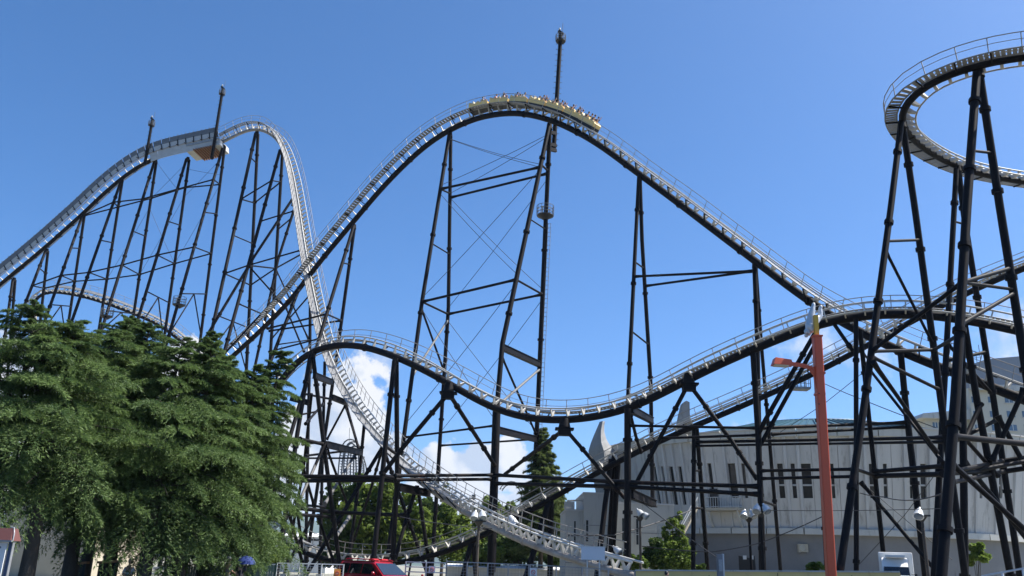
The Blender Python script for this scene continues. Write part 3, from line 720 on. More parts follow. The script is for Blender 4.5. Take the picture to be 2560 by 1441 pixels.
def crown(key, label, head, legs, r=.3, beams=(), grounded=False):
    root = tower(key, label, legs, beams, flange=4.2, cap=False, grounded=grounded)
    p = W(*head); b = MB()
    b.path([p + V((0, 0, .9)), p + V((0, 0, .15))], [r * 1.0, r * 1.5], 12)
    b.build('saddle', M['black'], root)
    b = MB(); b.bx(p.x - r * 2.2, p.x + r * 2.2, p.y - r * 1.4, p.y + r * 1.4, p.z - .05, p.z + .10); b.bx(p.x - r * 1.5, p.x + r * 1.5, p.y - r * 1.2, p.y + r * 1.2, p.z - .5, p.z - .05)
    b.build('head_plate', M['black'], root)
    return root
crown('C3', 'black V truss spreading from the low track onto the tall A-frame legs', (1121, 984, 73.8), [([(1116, 990, 73.8), (1006, 1121, 74.5), (962, 1180, 75)], .27), ([(1126, 990, 73.8), (1237, 1164, 86.6)], .27)], r=.34)
crown('C4', 'black V truss under the lowest dip of the low track', (1411, 1074, 69.8), [([(1403, 1080, 69.8), (1262, 1186, 86.3)], .28), ([(1419, 1080, 69.8), (1562, 1246, 68.5)], .26)], r=.34)
crown('C5', 'black V truss under the rising part of the low track before the pavilion', (1722, 962, 65.8), [([(1717, 968, 65.8), (1650, 1096, 67), (1576, 1236, 68)], .26), ([(1728, 968, 65.8), (1827, 1100, 65), (1893, 1200, 64.5)], .26)], r=.32)
tower('C9', 'thick black column with a box beam standing where the low track starts rising', [([(1569, 1022, 67.6), (1569, 1240, 67.6), (1569, 1428, 67.6)], .27)], [((1578, 1024, 67.8), (1630, 1052, 84), .26, 'box'), ((1578, 1236, 67.8), (1636, 1260, 84), .3, 'box'), ((1577, 1040, 68), (1592, 1100, 70), .17), ((1591, 1098, 70), (1602, 1128, 71), .17)], flange=5.5, cap=False)
tower('C8', 'black column carrying the low track in front of the paired columns', [([(1882, 872, 64), (1896, 1100, 64), (1908, 1430, 64)], .26)], flange=6, cap=False)
tower('C6', 'pair of parallel black raking struts behind the orange lamp', [([(2044, 822, 62), (1913, 1051, 63.6), (1894, 1090, 64)], .24), ([(2044, 850, 62.3), (1985, 960, 63), (1931, 1058, 64), (1900, 1115, 64.2)], .22), ([(2082, 806, 61.6), (2132, 878, 60.6)], .2)], flange=5, grounded=False, cap=False)
tower('C7', 'black column and leaning leg just beyond the orange lamp', [([(2140, 798, 60.5), (2141, 1428, 60)], .28), ([(2150, 825, 60.6), (2175, 1070, 62), (2213, 1428, 64)], .28)], [(('C7', 0, 1180), ('C7', 1, 1186), .16)], flange=7, cap=False)

# ---- rising track
tower('D1', 'low black trestle under the rising track near the red twin floodlight', [([(1179, 1356, 83.6), (1165, 1412, 83)], .26), ([(1184, 1356, 83.6), (1188, 1412, 84.5)], .26)], flange=9)
tower('D2', 'black trestle under the rising track beside the tall pointed conifer', [([(1372, 1256, 81), (1345, 1345, 80)], .28), ([(1377, 1256, 81), (1376, 1365, 82)], .28)], flange=9)
tower('D3', 'rust streaked black trestle where the rising track meets the pavilion edge', [([(1528, 1150, 79.6), (1513, 1260, 79), (1500, 1372, 78)], .3), ([(1545, 1150, 79.6), (1530, 1400, 81)], .33), ([(1536, 1150, 79.6), (1519, 1410, 84)], .26)], flange=6)
tower('D4', 'black trestle column pair in front of the pavilion balcony', [([(1735, 1066, 76.8), (1733, 1418, 76)], .22), ([(1742, 1072, 76.8), (1752, 1200, 78), (1768, 1412, 80)], .22)], flange=7)
tower('D5', 'plain black column half hidden by the orange lamp pole', [([(2040, 936, 73.6), (2055, 1180, 73.6), (2068, 1425, 73.6)], .27)], flange=9, cap=False)

# ---- helix
tower('G1', 'black A-frame holding the outermost curve of the high banked turn', [([(2253, 306, 52), (2227, 520, 50.5), (2165, 980, 48), (2100, 1428, 46)], .20), ([(2258, 320, 52.5), (2287, 520, 53), (2352, 1000, 54), (2411, 1425, 55)], .22)],
      [rung('G1', 604, 597, .1), (('G1', 0, 628), ('G1', 1, 861), .10), (('G1', 0, 883), ('G1', 1, 877), .11), (('G1', 0, 890), ('G1', 1, 975), .11), ((2183, 905, 48), (2341, 1130, 53), .12)], flange=6)
tower('G2', 'massive black A-frame on the near side of the high banked turn', [([(2442, 182, 47), (2417, 520, 45), (2389, 990, 43), (2354, 1435, 41)], .25), ([(2449, 186, 47.2), (2500, 520, 47.5), (2567, 940, 47.7), (2640, 1400, 48)], .24)],
      [rung('G2', 380, 383, .09), (('G2', 0, 705), ('G2', 1, 672), .12), (('G2', 0, 712), ('G2', 1, 728), .1), (('G2', 0, 815), ('G2', 1, 735), .12), (('G1', 0, 878), ('G2', 0, 706), .12), (('G1', 1, 872), ('G2', 0, 838), .11), (('G2', 0, 1095), (2600, 1114, 47), .17), (('G2', 0, 1160), (2600, 1358, 47), .14)], flange=5.5)
tower('G3', 'black A-frame under the far side of the high banked turn', [([(2391, 422, 59.6), (2359, 1000, 57.5), (2336, 1425, 56)], .20), ([(2396, 424, 59.8), (2410, 540, 60), (2484, 1000, 61), (2546, 1415, 62)], .22)],
      [(('G3', 0, 560), ('G3', 1, 560), .08), (('G3', 0, 860), ('G3', 1, 985), .12), (('G3', 1, 880), ('G3', 0, 905), .12), (('G1', 1, 1185), ('G3', 1, 1150), .14), (('G1', 1, 1200), ('G3', 1, 1175), .14), (('G3', 1, 1050), ('G3', 0, 1120), .14), (('G3', 1, 1150), (2640, 1135, 60), .18), (('G3', 1, 1175), (2640, 1160, 60), .18)], flange=7)
tower('H1', 'black column cluster tangled behind the massive A-frame', [([(2403, 806, 58), (2408, 1100, 58), (2412, 1430, 58)], .24), ([(2410, 806, 58), (2442, 1000, 59), (2524, 1425, 60)], .24)],
      [((2560, 972, 58), (2480, 1152, 59), .18), ((2494, 1040, 60), (2590, 1215, 60), .18), ((2452, 1010, 59), (2412, 1100, 58), .16), ((2415, 1100, 58), (2495, 1190, 60), .14), (('H1', 0, 1150), (2600, 1390, 60), .17)], flange=7)
more('H1', ALLR['H1'], [(('H1', 0, 1178), (2640, 1140, 60), .15)])

# ---- long level pipes that tie the towers together, each pipe its own part of the tower it starts from
def pipes(key, lst): more(key, ALLR[key], lst)
pipes('C2', [((988, 1190, 78), ('B3', 0, 1192), .2), ((988, 1200, 78), ('B3', 0, 1203), .2)])
pipes('C9', [(('B3', 0, 1193), ('C9', 0, 1204), .21), (('B3', 0, 1204), ('C9', 0, 1218), .21), (('C9', 0, 1204), ('C8', 0, 1218), .2), (('C9', 0, 1218), ('C8', 0, 1233), .2), (('C9', 0, 1067), ('C8', 0, 1068), .13), ((1655, 1096, 67), ('C8', 0, 1090), .13)])
pipes('D4', [(('D4', 0, 1106), (2062, 1100, 73.6), .17), (('D4', 0, 1111), (2062, 1109, 73.6), .13), (('D4', 0, 1175), ('D4', 1, 1178), .12), (('D4', 0, 1270), ('D4', 1, 1274), .12)])
pipes('C8', [(('C8', 0, 1069), (2261, 1057, 67), .16), ((1929, 1086, 66), (2261, 1068, 67), .14), (('C8', 0, 1182), ('C7', 0, 1178), .15), (('C8', 0, 1193), ('C7', 0, 1192), .15)])
pipes('D5', [((2062, 1101, 73.6), (2362, 1094, 54.4), .16), ((2062, 1110, 73.6), (2362, 1105, 54.3), .13)])
pipes('C7', [(('C7', 1, 1175), (2362, 1165, 55), .19), (('C7', 1, 1188), (2362, 1186, 55), .22), ((2152, 1206, 61), (2350, 1440, 58), .17), (('C7', 1, 905), (2358, 1158, 54.2), .13), (('C7', 1, 880), ('F1', 0, 1030), .1)])
pipes('G1', [((2357, 1185, 54.5), (2480, 1178, 60), .15)])
def cables(label, cat, segs, r=.035):
    for (a, b), lab in zip(segs, label):
        p, q = pt(a), pt(b); m = MB(); n = 10
        sag = (p - q).length * .012
        m.path([p.lerp(q, k / n) - V((0, 0, sag * 4 * (k / n) * (1 - k / n))) for k in range(n + 1)], r, 5)
        o = m.build('bracing_cable', M['wire'])
        tag(o, lab, cat, 'steel bracing cables')
cables(['upper cable of the crest cross between the tall A-frame and thickest tower', 'lower cable of the crest cross falling towards the thickest tower', 'cable rising across the crest gap to the tower head', 'second cable rising across the crest gap just below its twin',
        'long cable from the mid rung of the tall A-frame up to the thickest tower', 'long far cable climbing from the tall A-frame to the far ladder leg', 'cable dropping across the middle gap to the thickest tower', 'cable dropping across the middle gap to the ladder leg',
        'low cable falling across the gap below the middle ties', 'second low cable falling below the middle ties', 'low cable climbing to the thickest tower below the middle ties', 'second low cable climbing to the ladder leg'], 'cable',
       [(('B2', 1, 350), ('B3', 0, 410)), (('B2', 0, 352), ('B3', 0, 418)), (('B2', 0, 462), ('B3', 0, 335)), (('B2', 1, 482), ('B3', 0, 344)),
        (('B2', 0, 738), ('B3', 0, 424)), (('B2', 1, 772), ('B3', 1, 446)), (('B2', 0, 486), ('B3', 0, 686)), (('B2', 1, 500), ('B3', 1, 724)),
        (('B2', 0, 772), ('B3', 0, 1058)), (('B2', 1, 800), ('B3', 1, 1080)), (('B2', 0, 1066), ('B3', 0, 712)), (('B2', 1, 1075), ('B3', 1, 752))])
cables(['faint cable cross below the lift platform, falling arm', 'faint cable cross below the lift platform, rising arm', 'faint rising cable under the platform end', 'faint falling cable under the platform end', 'faint rising cable between the mast A-frames lower down', 'faint falling cable between the mast A-frames lower down', 'faint cable rising towards the lift bend', 'faint cable crossing low behind the round basket'], 'cable',
       [(('A4', 1, 412), ('A5', 0, 470)), (('A4', 1, 500), ('A5', 1, 400)), (('A5', 1, 490), ('A6', 1, 380)), (('A5', 1, 412), ('A6', 1, 440)), (('A4', 1, 680), ('A5', 1, 490)), (('A4', 1, 520), ('A5', 1, 660)), (('A3', 1, 690), ('A4', 1, 515)), (('A5', 1, 660), ('A6', 1, 470))], r=.03)
# ================================================================ MASTS, BASKETS, CAGE
def basket_parts(root, c, r, h, m='greysteel'):
    """round maintenance basket: floor ring, rings of the guard, uprights"""
    fl = MB(); fl.path([c, c + V((0, 0, .1))], r * .98, 18); fl.build('basket_floor', M['dark'], root)
    for k in range(3):
        b = MB(); z = h * (k + 1) / 3
        b.path([c + V((r * math.cos(a), r * math.sin(a), z)) for a in np.linspace(0, 2 * math.pi, 20, endpoint=False)], .035, 5, closed=True); b.build('guard_ring', M[m], root)
    pm = MB(); pm.tube((0, 0, 0), (0, 0, h), .03, n=5); me = pm.mesh('guard_post', M[m])
    for k in range(12):
        a = 2 * math.pi * k / 12
        put('guard_post', me, Matrix.Translation(c + V((r * math.cos(a), r * math.sin(a), .05))), root)
def mast(label, foot, top, r, ring, big=False):
    p, q = W(*foot), W(*top)
    t = thing('light_mast', label, 'mast', (p.x, p.y, p.z), 'masts above the tracks')
    b = MB(); b.path([p, q], [r * 1.15, r], 10); b.build('pole', M['black'], t)
    n = int((q - p).length / .8); s = MB(); s.bar((-r - .28, 0, 0), (r + .28, 0, 0), .05, .05); me = s.mesh('climbing_rung', M['greysteel'])
    for k in range(1, n): put('climbing_rung', me, Matrix.Translation(p.lerp(q, k / n)), t)
    basket_parts(t, q - V((0, 0, 1.25)), ring, .9)
    b = MB(); b.prism([q + V((-.42, -.2, .25)), q + V((-.2, -.2, .45)), q + V((.42, -.2, -.05)), q + V((.2, -.2, -.3))], (0, .4, 0)); b.build('lamp_housing', M['dark'], t)
    b = MB(); b.ball(q + V((-.15, 0, .62)), .16, .16, .22, 8, 5); b.build('beacon', M['tie'], t)
    b = MB(); b.tube(q + V((.25, 0, .3)), q + V((.25, 0, 1.6)), .035, n=5); b.build('lightning_rod', M['greysteel'], t)
    return t
mast('tallest black light mast rising above the second hill crest', (1384, 378, 97.5), (1402, 84, 97.5), .26, .66)
t_ = [o for o in COL.objects if o.name == 'light_mast'][0]
for y in (332, 362, 374):
    b = MB(); b.bar(W(1368 - (y - 332) * .1, y - 3, 96), W(1390, y + 3, 97.5), .3, .45); b.build('mast_bracket', M['black'], t_)
mast('shorter black light mast at the uphill end of the lift platform', (362, 412, 140.5), (381, 300, 140.5), .24, .55)
mast('light mast at the tall end of the lift platform beside the drop', (529, 398, 138.5), (557, 222, 138.5), .25, .55)
def leg_basket(label, c, r):
    p = W(*c); t = thing('maintenance_basket', label, 'basket', p, 'round baskets on the tower legs')
    basket_parts(t, p, r, 1.3)
    b = MB(); b.tube(p + V((-.35, -.3, .1)), p + V((-.35, -.3, 1.0)), .09, n=6); b.ball(p + V((-.35, -.3, 1.1)), .16, nu=8, nv=5); b.build('floodlight', M['tie'], t)
    b = MB(); b.path([p + V((0, 0, -.45)), p], [r * .3, r * .9], 12); b.build('basket_cone', M['dark'], t)
leg_basket('round caged basket on the ladder leg of the thickest tower', (1363, 541, 97.3), 1.05)
leg_basket('round caged basket on an A-frame below the lift platform', (447, 764, 130), .98)
leg_basket('round basket just showing above the cedar tops', (266, 792, 131.5), .95)
# caged ladder up the far leg of the thickest tower
B3R = ALLR['B3']
a, b_ = on('B3', 1, 440), on('B3', 1, 1380)
for dx in (.30, .64):
    b = MB(); b.tube(on('B3', 1, 560) + V((dx, -.1, 0)), b_ + V((dx, -.1, 0)), .035, n=5); b.build('ladder_stile', M['galv'], B3R)
s = MB(); s.bar((.30, -.1, 0), (.64, -.1, 0), .05, .05); me = s.mesh('ladder_rung', M['galv'])
for k in range(70): put('ladder_rung', me, Matrix.Translation(on('B3', 1, 560).lerp(b_, k / 70)), B3R)
# hanging work cage under the rising track
c = W(2003, 972, 74.5)
t = thing('work_cage', 'rectangular wire cage hanging below the rising track beside the orange lamp', 'cage', c)
hx, hy = .66, .55
b = MB(); b.bx(c.x - hx, c.x + hx, c.y - hy, c.y + hy, c.z - .12, c.z + .05); b.build('cage_floor', M['galv'], t)
for sx in (-1, 1):
    for sy in (-1, 1):
        b = MB(); b.tube((c.x + sx * hx, c.y + sy * hy, c.z), (c.x + sx * hx, c.y + sy * hy, c.z + 1.25), .045, n=5); b.build('cage_post', M['galv'], t)
for sy in (-1, 1):
    for k in range(4):
        x = c.x - hx + 2 * hx * (k + .5) / 4
        b = MB(); b.tube((x, c.y + sy * hy, c.z), (x, c.y + sy * hy, c.z + 1.2), .025, n=4); b.build('cage_bar', M['galv'], t)
    for z in (.35, .7, 1.2):
        b = MB(); b.tube((c.x - hx, c.y + sy * hy, c.z + z), (c.x + hx, c.y + sy * hy, c.z + z), .025, n=4); b.build('cage_bar', M['galv'], t)

# ================================================================ TRAIN
qa, qb = HILL.q_at_x(1177, 20), HILL.q_at_x(1476, 20)
ncar = 7; clen = (qb - qa) / ncar
tp = HILL.at((qa + qb) / 2)[0]
train = thing('coaster_train', 'pale gold train with seven cars full of riders cresting the second hill', 'roller coaster train', (tp.x, tp.y, tp.z))
L2 = clen * .495
def car_meshes():
    body = MB()
    # tub: side profile lofted across the width, scalloped sides, nose at the front (+y)
    prof = lambda s: [V((s * .62, -L2, .18)), V((s * .62, L2 * .96, .18)), V((s * .60, L2 * 1.0, .62)), V((s * .66, L2 * .62, .86)), V((s * .66, L2 * .2, .70)), V((s * .66, L2 * .02, 1.0)), V((s * .66, -L2 * .34, .72)), V((s * .66, -L2 * .62, .86)), V((s * .64, -L2 * .98, 1.08))]
    body.loft([prof(-1.0), prof(-.97), prof(.97), prof(1.0)], True, 0, False)
    ch = MB(); ch.bx(-.62, .62, -L2 * .97, L2 * .97, -.22, .19); ch.bx(-.1, .1, -L2 - .15, L2 + .15, -.05, .07)
    wh = MB(); wh.path([(-.07, 0, 0), (.07, 0, 0)], .17, 12)
    st = MB(); st.loft([[V((-.27, -.18, 0)), V((.27, -.18, 0)), V((.27, -.05, 0)), V((-.27, -.05, 0))], [V((-.27, -.26, .55)), V((.27, -.26, .55)), V((.27, -.10, .55)), V((-.27, -.10, .55))], [V((-.2, -.33, .86)), V((.2, -.33, .86)), V((.2, -.17, .86)), V((-.2, -.17, .86))]], True, 0, False)
    st.bx(-.27, .27, -.1, .34, -.02, .12)
    rs = MB(); rs.path([(-.22, 0, 0), (-.22, .16, .28), (.22, .16, .28), (.22, 0, 0)], .05, 6)
    return body.mesh('car_body', M['yellow']), ch.mesh('chassis', M['dark']), wh.mesh('wheel', M['rubber']), st.mesh('seat', M['seat']), rs.mesh('lap_bar', M['restraint'])
cb, cc, cw, cs, cr = car_meshes()
SEATS = []
for i in range(ncar):
    q = qa + (i + .5) * clen
    p, T, Lt, U = HILL.at(q)
    Fm = frame(p + U * 1.22, Lt, T, U)
    body = put('car_body', cb, Fm, train)
    def sub(name, me, m4, par=body):
        o = D.objects.new(name, me); COL.objects.link(o); o.parent = par
        o.matrix_local = m4; OFF[o.name] = OFF[train.name]; return o
    sub('chassis', cc, Matrix.Identity(4))
    for sx in (-.56, .56):
        for sy in (-.62, .62): sub('wheel', cw, Matrix.Translation((sx, sy * L2, -.02)))
    for row in (-.42, .42):
        for sx in (-.32, .32):
            sub('seat', cs, Matrix.Translation((sx, row * L2, .34)))
            sub('lap_bar', cr, Matrix.Translation((sx, row * L2 + .3, .52)))
            SEATS.append((i, row, sx, Fm @ Matrix.Translation((sx, row * L2, .34))))
# ================================================================ PEOPLE
def skin_obj(name, joints, edges, m, parent, mw, sub=1):
    """one continuous skinned surface over a joint graph: joints {name: (pos, radius or (rx, ry))}; first joint is the root"""
    names = list(joints); idx = {n: i for i, n in enumerate(names)}
    me = D.meshes.new(name)
    me.from_pydata([joints[n][0] for n in names], [(idx[a], idx[b]) for a, b in edges], [])
    me.materials.append(m)
    o = D.objects.new(name, me); COL.objects.link(o)
    bm = bmesh.new(); bm.from_mesh(me); bm.verts.layers.skin.verify()
    lay = bm.verts.layers.skin.active; bm.verts.ensure_lookup_table()
    for n in names:
        r = joints[n][1]; r = r if isinstance(r, tuple) else (r, r)
        bm.verts[idx[n]][lay].radius = r; bm.verts[idx[n]][lay].use_root = (idx[n] == 0)
    bm.to_mesh(me); bm.free()
    sk = o.modifiers.new('skin', 'SKIN'); sk.use_smooth_shade = True
    s = o.modifiers.new('smooth', 'SUBSURF'); s.levels = sub; s.render_levels = sub
    if parent:
        o.parent = parent; o.matrix_local = Matrix.Translation(-OFF[parent.name]) @ mw; OFF[o.name] = OFF[parent.name]
    return o
def head_parts(root, mw, hp, tilt=0.0, hair=True):
    """face, nose, ears and hair round the head point (local, metres, facing -y)"""
    Hm = mw @ Matrix.Translation(hp) @ Matrix.Rotation(tilt, 4, 'X')
    b = MB(); b.ball((0, 0, 0), .078, .098, .118, 14, 10); b.ball((0, -.1, -.012), .014, .022, .024, 6, 4); b.ball((-.08, 0, -.01), .012, .022, .032, 6, 4); b.ball((.08, 0, -.01), .012, .022, .032, 6, 4)
    put('head', b.mesh('head', M['skin']), Hm, root)
    b = MB(); b.ball((-.03, -.088, .01), .013, .01, .009, 6, 4); b.ball((.03, -.088, .01), .013, .01, .009, 6, 4); put('eye', b.mesh('eye', M['hair']), Hm, root)
    if hair:
        b = MB(); b.ball((0, .022, .032), .092, .102, .11, 14, 10); put('hair', b.mesh('hair', M['hair']), Hm, root)
def hand_parts(root, mw, wrist, d, m='skin'):
    """palm, four fingers and a thumb, following direction d"""
    d = V(d).normalized(); w = V(wrist); x = d.orthogonal().normalized(); y = d.cross(x)
    b = MB(); b.path([w, w + d * .05, w + d * .09], [.03, .038, .034], 8)
    for k, ln in enumerate((.062, .072, .066, .05)):
        o = x * ((k - 1.5) * .018); b.path([w + d * .085 + o, w + d * (.085 + ln * .55) + o + y * .004, w + d * (.085 + ln) + o * 1.05 + y * .016], [.0095, .009, .007], 6)
    b.path([w + d * .03 + x * .03, w + d * .06 + x * .052, w + d * .085 + x * .06 + y * .01], [.012, .011, .008], 6)
    put('hand', b.mesh('hand', M[m]), mw, root)
BODY_E = [('pelvis', 'waist'), ('waist', 'chest'), ('chest', 'neck'), ('neck', 'headlow'), ('chest', 'shl'), ('shl', 'ell'), ('ell', 'wrl'), ('chest', 'shr'), ('shr', 'elr'), ('elr', 'wrr'),
          ('pelvis', 'hipl'), ('hipl', 'knl'), ('knl', 'anl'), ('anl', 'tol'), ('pelvis', 'hipr'), ('hipr', 'knr'), ('knr', 'anr'), ('anr', 'tor')]
def person(label, loc, rotz, pose, top, legs, hat=None, group=None, scale=1.0, name='person', hair=True, mw=None):
    mw = mw if mw is not None else Matrix.Translation(loc) @ Matrix.Rotation(rotz, 4, 'Z') @ Matrix.Scale(scale, 4)
    root = thing(name, label, 'person', mw.translation, group)
    seat = pose.get('sit', False); hz = .50 if seat else .93
    J = {'pelvis': ((0, 0, hz), (.13, .10)), 'waist': ((0, 0, hz + .18), (.12, .095)), 'chest': ((0, 0, hz + .40), (.145, .105)), 'neck': ((0, -.005, hz + .56), .05), 'headlow': ((0, -.01, hz + .63), .05),
         'shl': ((.17, 0, hz + .47), .055), 'shr': ((-.17, 0, hz + .47), .055)}
    if seat:
        for s, n in ((1, 'l'), (-1, 'r')):
            J['hip' + n] = ((.09 * s, -.06, hz - .02), .085); J['kn' + n] = ((.11 * s, -.46, hz + .02), .06); J['an' + n] = ((.11 * s, -.44, .08), .042); J['to' + n] = ((.11 * s, -.62, .04), .035)
    else:
        st = pose.get('stride', .0)
        for s, n in ((1, 'l'), (-1, 'r')):
            J['hip' + n] = ((.09 * s, 0, hz - .06), .085); J['kn' + n] = ((.10 * s, -.03 - st * s * .5, .49), .06); J['an' + n] = ((.10 * s, .02 - st * s, .09), .042); J['to' + n] = ((.11 * s, -.15 - st * s, .04), .036)
    arms = pose.get('arms', {'l': ((.24, .02, -.26), (.22, -.12, -.46)), 'r': ((-.24, .02, -.26), (-.22, -.12, -.46))})
    for n in 'lr':
        sh = V(J['sh' + n][0]); e, w = V(arms[n][0]), V(arms[n][1]); base = V((0, 0, hz + .47))
        J['el' + n] = (tuple(base + e), .042); J['wr' + n] = (tuple(base + w), .032)
    skin_obj('body', J, BODY_E, M['skin'], root, mw)
    def grow(keys, k): return {n: (J[n][0], tuple(a * k for a in (J[n][1] if isinstance(J[n][1], tuple) else (J[n][1],) * 2))) for n in keys}
    T = grow(['waist', 'pelvis', 'chest', 'shl', 'shr', 'ell', 'elr'], 1.16)
    skin_obj('shirt', T, [('waist', 'pelvis'), ('waist', 'chest'), ('chest', 'shl'), ('chest', 'shr'), ('shl', 'ell'), ('shr', 'elr')], M[top], root, mw)
    Lg = grow(['pelvis', 'hipl', 'hipr', 'knl', 'knr', 'anl', 'anr'], 1.2)
    skin_obj('trousers', Lg, [('pelvis', 'hipl'), ('pelvis', 'hipr'), ('hipl', 'knl'), ('knl', 'anl'), ('hipr', 'knr'), ('knr', 'anr')], M[legs], root, mw)
    for n in 'lr':
        hand_parts(root, mw, J['wr' + n][0], V(J['wr' + n][0]) - V(J['el' + n][0]))
        a, b_ = V(J['an' + n][0]), V(J['to' + n][0])
        b = MB(); b.path([a + V((0, .05, -.04)), a.lerp(b_, .5) + V((0, 0, -.02)), b_ + V((0, -.04, 0))], [.045, .05, .036], 8); put('shoe', b.mesh('shoe', M['dark']), mw, root)
    hp = V((0, -.02, hz + .755)); head_parts(root, mw, hp, pose.get('tilt', 0), hair)
    if hat:
        b = MB(); b.path([hp + V((0, 0, .05)), hp + V((0, 0, .06))], [.19, .18], 18); b.path([hp + V((0, 0, .055)), hp + V((0, .0, .12)), hp + V((0, 0, .155))], [.112, .108, .06], 16); put('hat', b.mesh('hat', M[hat]), mw, root)
    return root, mw, J

# riders: one continuous figure each (three poses share meshes), in the seats of the train
def rider(label, mw, pose, top):
    root = thing('person', label, 'person', mw.translation, 'riders on the train')
    if pose not in RIDER:
        e = {'low': (((.24, .14, .30), (.12, .34, .30)), ((-.24, .14, .30), (-.12, .34, .30))), 'up': (((.27, .02, .72), (.24, .05, .98)), ((-.27, .02, .72), (-.24, .05, .98))), 'one': (((.24, .14, .30), (.12, .34, .30)), ((-.26, .05, .72), (-.22, .12, .99)))}[pose]
        J = {'p': ((0, 0, .1), (.13, .11)), 'w': ((0, 0, .26), (.12, .1)), 'c': ((0, 0, .46), (.145, .11)), 'n': ((0, .01, .62), .05), 'h': ((0, .02, .70), .055),
             'sl': ((.17, 0, .53), .06), 'el': (e[0][0], .045), 'wl': (e[0][1], .035), 'hl': (tuple(V(e[0][1]) + (V(e[0][1]) - V(e[0][0])) * .35), .03), 'sr': ((-.17, 0, .53), .06), 'er': (e[1][0], .045), 'wr': (e[1][1], .035), 'hr': (tuple(V(e[1][1]) + (V(e[1][1]) - V(e[1][0])) * .35), .03),
             'kl': ((.1, .42, .14), .07), 'kr': ((-.1, .42, .14), .07)}
        E = [('p', 'w'), ('w', 'c'), ('c', 'n'), ('n', 'h'), ('c', 'sl'), ('sl', 'el'), ('el', 'wl'), ('wl', 'hl'), ('c', 'sr'), ('sr', 'er'), ('er', 'wr'), ('wr', 'hr'), ('p', 'kl'), ('p', 'kr')]
        o = skin_obj('body', J, E, M['skin'], root, mw)
        T = {k: (J[k][0], tuple(x * 1.18 for x in (J[k][1] if isinstance(J[k][1], tuple) else (J[k][1],) * 2))) for k in ('w', 'p', 'c', 'sl', 'el', 'sr', 'er')}
        s = {}
        for c in ('cloth_dark', 'cloth_white', 'cloth_grey', 'cloth_red'):
            s[c] = skin_obj('shirt', T, [('w', 'p'), ('w', 'c'), ('c', 'sl'), ('sl', 'el'), ('c', 'sr'), ('sr', 'er')], M[c], root, mw)
            if c != top: COL.objects.unlink(s[c])
        h = MB(); h.ball((0, .03, .80), .085, .10, .12, 12, 8); h.ball((0, .13, .79), .014, .02, .024, 6, 4); hm = h.mesh('head', M['skin'])
        hh = MB(); hh.ball((0, -.01, .835), .115, .125, .13, 12, 8); hhm = hh.mesh('hair', M['hair'])
        RIDER[pose] = (o, s, hm, hhm)
    else:
        o, s, hm, hhm = RIDER[pose]
        for src in (o, s[top]):
            c = src.copy(); COL.objects.link(c); c.parent = root; c.matrix_local = Matrix.Translation(-OFF[root.name]) @ mw
    put('head', RIDER[pose][2], mw, root); put('hair', RIDER[pose][3], mw, root)
RIDER = {}
ordn = ['first', 'second', 'third', 'fourth', 'fifth', 'sixth', 'seventh', 'eighth', 'ninth', 'tenth', 'eleventh', 'twelfth', 'thirteenth', 'fourteenth']
poses = ['low', 'low', 'up', 'low', 'one', 'low', 'low', 'up', 'low', 'one', 'low', 'low', 'low', 'low', 'up', 'one', 'low', 'low', 'up', 'low', 'low', 'one', 'low', 'up', 'low', 'low', 'one', 'low']
tops = ['cloth_dark', 'cloth_dark', 'cloth_white', 'cloth_dark', 'cloth_dark', 'cloth_red', 'cloth_dark', 'cloth_dark', 'cloth_dark']
txt = {'low': 'gripping the lap bar', 'up': 'with both arms raised', 'one': 'with one arm raised'}
for k, (i, row, sx, m4) in enumerate(SEATS):
    if k in (1, 10, 13, 20): continue
    rown = 13 - (i * 2 + (1 if row > 0 else 0))
    c = tops[k % len(tops)]; po = poses[k]
    if c != 'cloth_dark' and po in ('up', 'one') and k % 4: c = 'cloth_dark'
    rider('rider in %s top %s, %s row from the front, %s seat' % (c.split('_')[1].replace('red', 'rose'), txt[po], ordn[rown], 'near' if sx > 0 else 'far'), m4 @ Matrix.Translation((0, -.02, .22)) @ Matrix.Scale(1.08, 4), po, c)

# people on the ground
p = ground(313, 41.0); 
person('person in white shirt with dark hair sitting under the cedars', (p.x, p.y, .1), 0.15, {'sit': True, 'arms': {'l': ((.24, -.02, -.25), (.10, -.24, -.30)), 'r': ((-.24, -.02, -.25), (-.10, -.24, -.30))}}, 'cloth_white', 'cloth_dark')
bn = MB(); bn.bx(p.x - .75, p.x + .75, p.y - .06, p.y + .38, .42, .50)
t = thing('park_bench', 'low dark bench under the cedars with a seated person on it', 'bench', (p.x, p.y, 0))
bn.build('seat', M['bark'], t)
for sx in (-.6, .6):
    b = MB(); b.bx(p.x + sx - .05, p.x + sx + .05, p.y, p.y + .34, 0, .42); b.build('leg', M['dark'], t)
p = ground(562, 42.5)
person('person in grey clothes and white sun hat walking by the green fence', (p.x, p.y, 0), 2.6, {'stride': .16, 'arms': {'l': ((.25, .0, -.26), (.2, -.24, -.30)), 'r': ((-.25, .0, -.26), (-.2, -.22, -.34))}}, 'cloth_grey', 'cloth_grey', hat='cloth_white', scale=.95)
p = ground(594, 41.5)
r_, mw, J = person('person in dark clothes walking under a blue umbrella', (p.x, p.y, 0), 2.9, {'stride': .18, 'arms': {'l': ((.24, .02, -.26), (.22, -.1, -.48)), 'r': ((-.24, -.02, -.24), (-.14, -.2, -.06))}}, 'cloth_dark', 'cloth_dark', scale=.93)
hand = mw @ V(J['wrr'][0])
top = hand + V((-.02, 0, .52))
u = thing('umbrella', 'blue umbrella shading the person in dark clothes', 'umbrella', hand)
b = MB(); b.tube(hand - V((0, 0, .12)), top + V((0, 0, .08)), .012, n=6); b.build('shaft', M['dark'], u)
n = 16; rings = []
